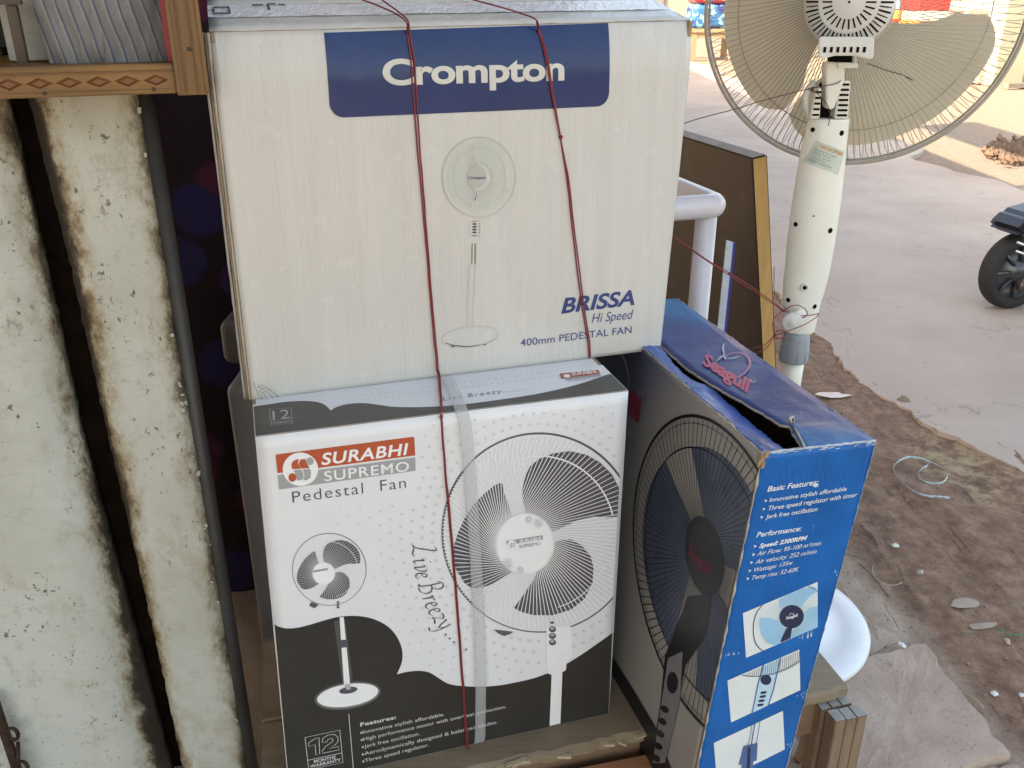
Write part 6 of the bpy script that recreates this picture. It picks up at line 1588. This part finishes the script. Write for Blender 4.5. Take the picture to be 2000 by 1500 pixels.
# ------------------------------------------------------------------ scooter at the right border
def scooter():
    zr = -.012; c0 = gz(1966, 600, zr); hd = V((.965, .26, 0)).normalized(); sd_ = V((-hd.y, hd.x, 0)); up = V((0, 0, 1))
    TY = simple('tyre_rubber', (.014, .013, .013), .75, .2, 60, .4, 200); RM = simple('wheel_rim', (.09, .09, .10), .35, .2, metal=.6); BD_ = simple('navy_scooter_paint', (.012, .013, .022), .35, .15, coat=.2); CH = simple('chrome', (.55, .54, .52), .18, .1, metal=1); SE = simple('seat_vinyl', (.018, .017, .016), .5, .2)
    root = empty('scooter', c0 + hd * .5, 'dark navy scooter at the right border of the road, rear wheel and tail showing', 'scooter')
    r = .158
    def wheel(c):
        m = MB(); m.lathe(c, sd_, [(r - .045, -.030), (r - .02, -.038), (r - .006, -.028), (r, -.010), (r, .010), (r - .006, .028), (r - .02, .038), (r - .045, .030)], 48); w_ = m.build('wheel', TY, root, True)
        m = MB(); m.lathe(c, sd_, [(r - .044, -.030), (r - .05, -.012), (.045, -.010), (.04, -.028), (0, -.03)], 40); m.lathe(c, sd_, [(r - .044, .030), (r - .05, .012), (.045, .010), (.04, .028), (0, .03)], 40); m.build('rim', RM, w_, True)
        for k in range(8):
            a = 2 * pi * k / 8; d = hd * cos(a) + up * sin(a); m = MB(); m.tube([c + d * .04 - sd_ * .02, c + d * (r - .05) - sd_ * .018], .007, 6); m.build('spoke', RM, w_, True)
    L = lambda x, y, z: c0 + hd * x + sd_ * y + up * z
    wheel(L(0, 0, r)); wheel(L(.95, 0, r))
    def body(name, prof, w0, mat, bev=.02):
        m = MB(); m.prism([L(x, -w0, z) for x, z in prof], sd_ * (2 * w0)); return m.build(name, mat, root, bevel=bev)
    body('tail_body', [(-.09, .315), (-.12, .345), (-.06, .40), (.10, .43), (.32, .45), (.36, .30), (.24, .22), (.17, .25), (.12, .30), (.02, .32)], .09, BD_)
    body('seat', [(.06, .432), (.12, .48), (.22, .50), (.40, .50), (.42, .455), (.12, .44)], .075, SE, .012)
    body('footboard', [(.30, .20), (.70, .16), (.72, .20), (.32, .245)], .11, BD_, .008)
    body('front_shield', [(.68, .17), (.74, .17), (.86, .66), (.82, .68)], .14, BD_, .012)
    body('front_fender', [(.80, .26), (.83, .33), (.95, .37), (1.06, .33), (1.12, .24), (1.04, .30), (.95, .33), (.86, .30)], .05, BD_, .008)
    m = MB(); m.tube([L(.82, 0, .62), L(.95, 0, r)], .016, 10); m.build('fork', CH, root, True)
    m = MB(); m.tube([L(.80, -.28, .72), L(.82, -.1, .70), L(.82, .1, .70), L(.80, .28, .72)], .011, 10); m.build('handlebar', CH, root, True)
    m = MB(); m.lathe(L(.86, 0, .68), hd, [(.05, -.03), (.06, .0), (.055, .02), (0, .03)], 24); m.build('headlight', CH, root, True)
    for zz, off in ((.295, -.135), (.262, -.14)):
        m = MB(); m.tube(catmull([L(-.13, off + .03, zz + .016), L(-.08, off, zz + .004), L(.10, off, zz - .01), L(.30, off, zz - .03)], 5), .0058, 8); m.build('side_rail', CH, root, True)
    m = MB(); m.tube([L(-.06, -.10, .13), L(.30, -.11, .12)], [.028, .022], 16); m.build('exhaust', RM, root, True)
scooter()

# ------------------------------------------------------------------ litter
def litter():
    P0 = lambda x, y, z=.0: gz(x, y, -.016 + z)
    # pale blue plastic band curled on the dirt
    BL = NT('pale_blue_plastic'); BL.col(BL.ramp(BL.noise(60, 3, .6), [(.35, (.22, .34, .40)), (.6, (.55, .60, .58))])); BL.rough(.3)
    pts = catmull([P0(*p, z) for p, z in (((1812, 909), .012), ((1796, 920), .008), ((1795, 934), .006), ((1812, 943), .010), ((1836, 944), .014), ((1850, 933), .018), ((1845, 918), .014), ((1822, 905), .006), ((1795, 895), .008), ((1770, 894), .012), ((1750, 905), .008), ((1745, 920), .004), ((1760, 942), .006), ((1785, 960), .012), ((1812, 969), .008), ((1832, 970), .006), ((1855, 973), .006))], 6)
    m = MB(); vs = []; fs = []
    for i, p in enumerate(pts):
        tl = .6 * sin(i * .15); dr = V((sin(tl) * .3, cos(tl) * .5, cos(tl))).normalized() * .0028
        vs += [p - dr, p + dr, p + dr + V((.0006, .0006, 0)), p - dr + V((.0006, .0006, 0))]
    for i in range(len(pts) - 1):
        for k in range(4): a = i * 4 + k; a2 = i * 4 + (k + 1) % 4; fs.append((a, a + 4, a2 + 4, a2))
    m.add(vs, fs); o = m.build('plastic_strip', BL.m, None, True); tag(o, 'curled pale blue plastic strip lying on the brown dirt', 'strip')
    GR = simple('green_twine', (.04, .22, .10), .6, .2)
    m = MB(); m.tube(catmull([gz(1945, 1228, -.008), gz(1960, 1233, -.004), gz(1975, 1240, -.010), gz(1990, 1240, -.007), gz(2010, 1234, -.010)], 6), .0013, 6); m.tube([gz(1890, 1237, -.010), gz(1904, 1234, -.009)], .001, 5)
    o = m.build('green_twine', GR, None, True); tag(o, 'thin green twine scrap on the dirt at the right border', 'twine')
    o2 = MB(); o2.tube(catmull([gz(1678, 1100, -.018), gz(1705, 1126, -.014), gz(1735, 1165, -.020)], 5), .0011, 5); o2 = o2.build('twig', simple('dry_stem', (.10, .075, .05), .9), None, True); tag(o2, 'thin dark dry stem on the sandy ground right of the blue carton', 'stem')
    o3 = MB(); o3.tube(catmull([gz(1652, 1082, -.016), gz(1672, 1087, -.012), gz(1690, 1093, -.014), gz(1704, 1092, -.016)], 5), .0012, 5); o3 = o3.build('twig', simple('dry_stem_pale', (.16, .12, .09), .9), None, True); tag(o3, 'short bent brown stem close beside the blue carton edge', 'stem')
    o4 = MB(); o4.tube(catmull([gz(1880, 1352, -.002), gz(1900, 1362, .004), gz(1915, 1374, .002), gz(1922, 1384, -.004)], 5), .0011, 5); o4 = o4.build('straw', simple('straw', (.40, .33, .20), .8), None, True); tag(o4, 'pale bent straw on the edge of the large stone slab', 'straw')
    o5 = MB(); o5.tube(catmull([gz(1705, 1105, -.016), gz(1706, 1122, -.014), gz(1722, 1138, -.012), gz(1745, 1143, -.010), gz(1762, 1138, -.012)], 6), .0010, 5); o5 = o5.build('straw', simple('straw2', (.42, .34, .24), .8), None, True); tag(o5, 'curved pale fibre on the sandy ground above the slab', 'straw')
    def scrap(px, py, w_, h_, c, label, name='paper_scrap', cat='paper', z=-.015, tall=.004, seed=1, rot=None):
        random.seed(seed); p = gz(px, py, z); m = MB(); n = 11; ring = []; rot = rot if rot is not None else random.random() * 3
        for k in range(n):
            a = 2 * pi * k / n; rr = random.uniform(.7, 1.1); x, y = w_ * rr * cos(a), h_ * rr * sin(a); ring.append(V((p.x + x * cos(rot) - y * sin(rot), p.y + x * sin(rot) + y * cos(rot), z + random.uniform(.0, tall * .45))))
        cen = V((p.x, p.y, z + tall)); vs = ring + [cen]; fs = [(k, (k + 1) % n, n) for k in range(n)]
        low = [v - V((0, 0, .0012)) for v in vs]; m.add(vs + low, fs + [tuple(i + n + 1 for i in f[::-1]) for f in fs] + [(k, k + n + 1, (k + 1) % n + n + 1, (k + 1) % n) for k in range(n)])
        o = m.build(name, simple('scrap_%d' % seed, c, .8, .1, 30, .3, 100), None); tag(o, label, cat)
    scrap(1625, 772, .058, .022, (.70, .58, .53), 'pinkish torn paper piece on the dirt beside the fan pole', seed=2, rot=-.1, tall=.010)
    scrap(1748, 1066, .011, .009, (.60, .60, .55), 'small white crumpled paper on the brown dirt', seed=3, tall=.008)
    scrap(1797, 1118, .012, .007, (.42, .36, .31), 'greyish stone chip on the dirt below the white paper', 'stone_chip', 'stone', seed=4, tall=.008)
    scrap(1763, 1260, .010, .006, (.70, .72, .74), 'bright white paper bit at the tip of the large stone slab', seed=5, z=.004, tall=.003)
    scrap(1675, 1286, .008, .008, (.50, .28, .40), 'small pink petal like scrap between slab and fan base', 'pink_scrap', 'scrap', seed=6, z=-.004, tall=.007)
    scrap(1942, 1354, .009, .007, (.65, .65, .62), 'white paper fleck on the dirt right of the large slab', seed=7, tall=.003)
    scrap(1995, 1357, .006, .006, (.62, .60, .58), 'tiny white fleck at the very right border', seed=8, tall=.003)
    scrap(1968, 1253, .012, .006, (.45, .36, .28), 'tan leaf scrap below the green twine', 'dry_leaf', 'leaf', seed=9, tall=.004)
    scrap(1885, 1178, .034, .018, (.36, .28, .22), 'flat pale stone half sunk in the dirt near the right border', 'flat_stone', 'stone', seed=10, tall=.003, rot=.1)
    scrap(1918, 1222, .040, .010, (.33, .25, .20), 'second flat brown stone, just above the green twine', 'flat_stone', 'stone', seed=11, tall=.003, rot=.15)
    scrap(1765, 782, .030, .022, (.20, .145, .10), 'brown crumbly dung like clod at the edge between road and dirt', 'clod', 'clod', seed=12, tall=.016)
    scrap(1705, 745, .012, .002, (.6, .6, .58), 'tiny white stick on the dirt below the road edge', 'white_stick', 'stick', seed=13, tall=.003, rot=-.4)
    random.seed(7)
    # pebbles and grit: nobody could count them
    m = MB(); PB = NT('pebbles'); PB.col(PB.ramp(PB.noise(50, 3, .6), [(.3, (.13, .09, .07)), (.55, (.25, .19, .155)), (.75, (.46, .40, .36))])); PB.rough(.9)
    for k in range(5200):
        y = random.uniform(.95, 3.3); x = random.uniform(.62, road_edge(y) + .02)
        s = random.uniform(.0008, .0026) * (1.9 if random.random() < .05 else 1); z = zdirt(x, y) + s * .3
        rx = [random.uniform(.6, 1.4) for _ in range(6)]
        m.add([(x + s * rx[0], y, z), (x, y + s * rx[1], z), (x - s * rx[2], y, z), (x, y - s * rx[3], z), (x, y, z + s * .8), (x, y, z - s)], [(0, 1, 4), (1, 2, 4), (2, 3, 4), (3, 0, 4), (1, 0, 5), (2, 1, 5), (3, 2, 5), (0, 3, 5)])
    for k in range(300):
        y = random.uniform(1.1, 1.5); x = random.uniform(.58, .86); s = random.uniform(.0006, .0016); z = .003
        m.add([(x + s, y, z), (x, y + s, z), (x - s, y, z), (x, y - s, z), (x, y, z + s)], [(0, 1, 4), (1, 2, 4), (2, 3, 4), (3, 0, 4)])
    o = m.build('pebbles', PB.m); o['kind'] = 'stuff'; o['label'] = 'small pebbles and grit scattered over the dirt strip'; o['category'] = 'pebbles'
    # rubble heap far right beside the sunlit verge
    mm = MB(); 
    for k in range(500):
        a = gz(random.gauss(1992, 26), random.gauss(300, 9), -.02); s = random.uniform(.012, .04)
        mm.add([(a.x + s, a.y, 0), (a.x, a.y + s, 0), (a.x - s, a.y, 0), (a.x, a.y - s, 0), (a.x + random.uniform(-.6, .6) * s, a.y + random.uniform(-.6, .6) * s, s * random.uniform(.4, 1.2) + .02 * random.random()), (a.x, a.y, -s)], [(0, 1, 4), (1, 2, 4), (2, 3, 4), (3, 0, 4), (1, 0, 5), (2, 1, 5), (3, 2, 5), (0, 3, 5)])
    o = mm.build('rubble', simple('rubble_earth', (.13, .085, .065), .95, .4, 6, .5, 30)); o['kind'] = 'stuff'; o['label'] = 'heap of dark earth rubble at the far side of the road'; o['category'] = 'rubble'
litter()

# ------------------------------------------------------------------ across the street
def far_side():
    WL = simple('sunlit_limewash', (.66, .60, .50), .9, .06, 1.5, .3, 12); GW = simple('grey_green_wall', (.13, .135, .115), .9, .15, 1.2, .3, 12); BG = simple('beige_wall', (.36, .31, .26), .9, .12, 1.2); DKS = simple('shutter_grey', (.20, .20, .20), .6, .1)
    r1 = empty('white_building', (8.0, 16.5, 0), 'pale limewashed building across the street, sunlit behind the fan', 'building')
    m = MB(); m.box((8.4, 16.4, 1.9), (1.9, 0, 0), (0, 3.4, 0), (0, 0, 1.95)); m.build('wall', WL, r1)
    m = MB(); m.box((6.47, 16.4, .12), (.03, 0, 0), (0, 3.4, 0), (0, 0, .14)); m.build('plinth', simple('plinth', (.40, .33, .26), .9, .2, 4), r1)
    r2 = empty('grey_building', (9.5, 13.2, 0), 'grey green walled shed across the street at the upper right corner', 'building')
    a = gz(1957, 166, -.02)
    m = MB(); m.box((a.x + 1.6, a.y + .4, 1.7), (1.6, .35, 0), (-.1, .35, 0), (0, 0, 1.75)); m.build('wall', GW, r2)
    m = MB(); m.box((a.x + 1.6, a.y + .1, 3.5), (1.8, .35, 0), (-.15, .5, 0), (0, 0, .05)); m.build('roof', DKS, r2)
    for k in range(3):
        m = MB(); c = a + V((.3 + k * .45, -.28 + .05 * k, .03)); m.box(c, (.45, .12, 0), (-.01, .04, 0), (0, 0, .03)); m.build('loose_plank', simple('grey_plank%d' % k, (.22, .19, .16), .9, .2), r2)
    r3 = empty('far_building', (3, 26, 0), 'dim beige building closing the street far behind the cloth bales', 'building')
    m = MB(); m.box((3.0, 26, 2.2), (6.0, 0, 0), (0, .3, 0), (0, 0, 2.3)); m.build('wall', BG, r3)
    for x in (1.2, 3.4, 5.6): m = MB(); m.box((x, 25.68, 1.2), (.6, 0, 0), (0, .03, 0), (0, 0, 1.15)); m.build('shutter', DKS, r3)
    # table with two printed bales
    TW = simple('table_wood', (.34, .24, .15), .8, .15)
    c = gz(1388, 116, -.02); c = V((c.x, c.y, -.02))
    t_ = empty('table', c, 'rough wooden table across the street carrying printed cloth bales', 'table'); k = c.y * .914 / FOC * 1.0
    W_ = 46 * k; 
    m = MB(); m.box(c + V((0, .25, .50)), (W_ + .03, 0, 0), (0, .42, 0), (0, 0, .03)); m.build('tabletop', TW, t_)
    m = MB(); m.box(c + V((0, -.12, .42)), (W_, 0, 0), (0, .02, 0), (0, 0, .05)); m.build('rail', TW, t_)
    for sx in (-1, 1):
        for sy in (-.1, .6): m = MB(); m.box(c + V((sx * (W_ - .06), sy, .235)), (.05, 0, 0), (0, .05, 0), (0, 0, .235)); m.build('leg', TW, t_)
    def print_mat(name, a, b, d, sc):
        m = NT(name); v = m.vor(sc, (1, 1, 1), 'F1', 'Color'); s = m.n('ShaderNodeSeparateColor'); m.l(v, s.inputs[0]); m.col(m.ramp(s.outputs[0], [(0, a), (.5, a), (.52, b), (.8, b), (.82, d), (1, d)])); m.rough(.6); return m.m
    def bale(name, z0, z1, mat, label):
        o = rounded_box(name, (c.x, c.y + .25, (z0 + z1) / 2), W_ * .98, .38, (z1 - z0) / 2, .09, mat, None)
        for v in o.data.vertices: v.co += V((noise.noise(v.co * 3), noise.noise(v.co * 3 + V((4, 0, 0))), 0)) * .05
        tag(o, label, 'bale')
    bale('cloth_bale', .51, .92, print_mat('blue_print', (.02, .13, .32), (.20, .42, .55), (.02, .04, .20), 14), 'blue printed cloth bale on the far table, under the red one')
    bale('cloth_bale', .92, 1.30, print_mat('red_print', (.42, .02, .025), (.05, .06, .30), (.55, .25, .05), 16), 'red printed cloth bale on the far table, lower of the two red bales')
    bale('cloth_bale', 1.30, 1.68, print_mat('red_print2', (.45, .03, .03), (.55, .12, .1), (.08, .05, .25), 18), 'red printed cloth bale topmost on the far table')
    # stall with orange, red and white packets in front of the white wall
    s0 = V((5.75, 13.6, -.02)); st = empty('stall', s0, 'market stall table across the street seen through the fan blades', 'stall')
    m = MB(); m.box(s0 + V((0, .6, .62)), (.38, 0, 0), (0, 1.3, 0), (0, 0, .03)); m.build('tabletop', TW, st)
    for sx in (-.32, .32):
        for sy in (-.55, 1.75): m = MB(); m.box(s0 + V((sx, sy, .30)), (.04, 0, 0), (0, .04, 0), (0, 0, .30)); m.build('leg', TW, st)
    cols = (((.70, .22, .03), 'orange'), ((.72, .60, .50), 'white'), ((.50, .03, .02), 'red'), ((.75, .35, .08), 'light orange'), ((.35, .42, .62), 'pale blue'), ((.66, .12, .03), 'vermilion'))
    words = ('front', 'middle', 'rear')
    for j in range(3):
        for k in range(6):
            cc, w_ = cols[(k + 2 * j) % 6]; m = MB(); hh = .13 if k % 2 else .15
            m.box(s0 + V((-.14 + .02 * (k % 2), -.4 + j * .72 + 0, .65 + hh / 2 + sum([.13 if q % 2 else .15 for q in range(k)]) + .001 * k)), (.20, .02 * (k % 2), 0), (-.01, .30, 0), (0, 0, hh / 2)); o = m.build('packet', simple('packet_%d_%d' % (j, k), cc, .5, .15, 8), None, bevel=.01)
            tag(o, '%s packet in the %s pile on the far stall, level %s from the bottom' % (w_, words[j], ('one', 'two', 'three', 'four', 'five', 'six')[k]), 'packet', 'packets piled on the far stall')
far_side()
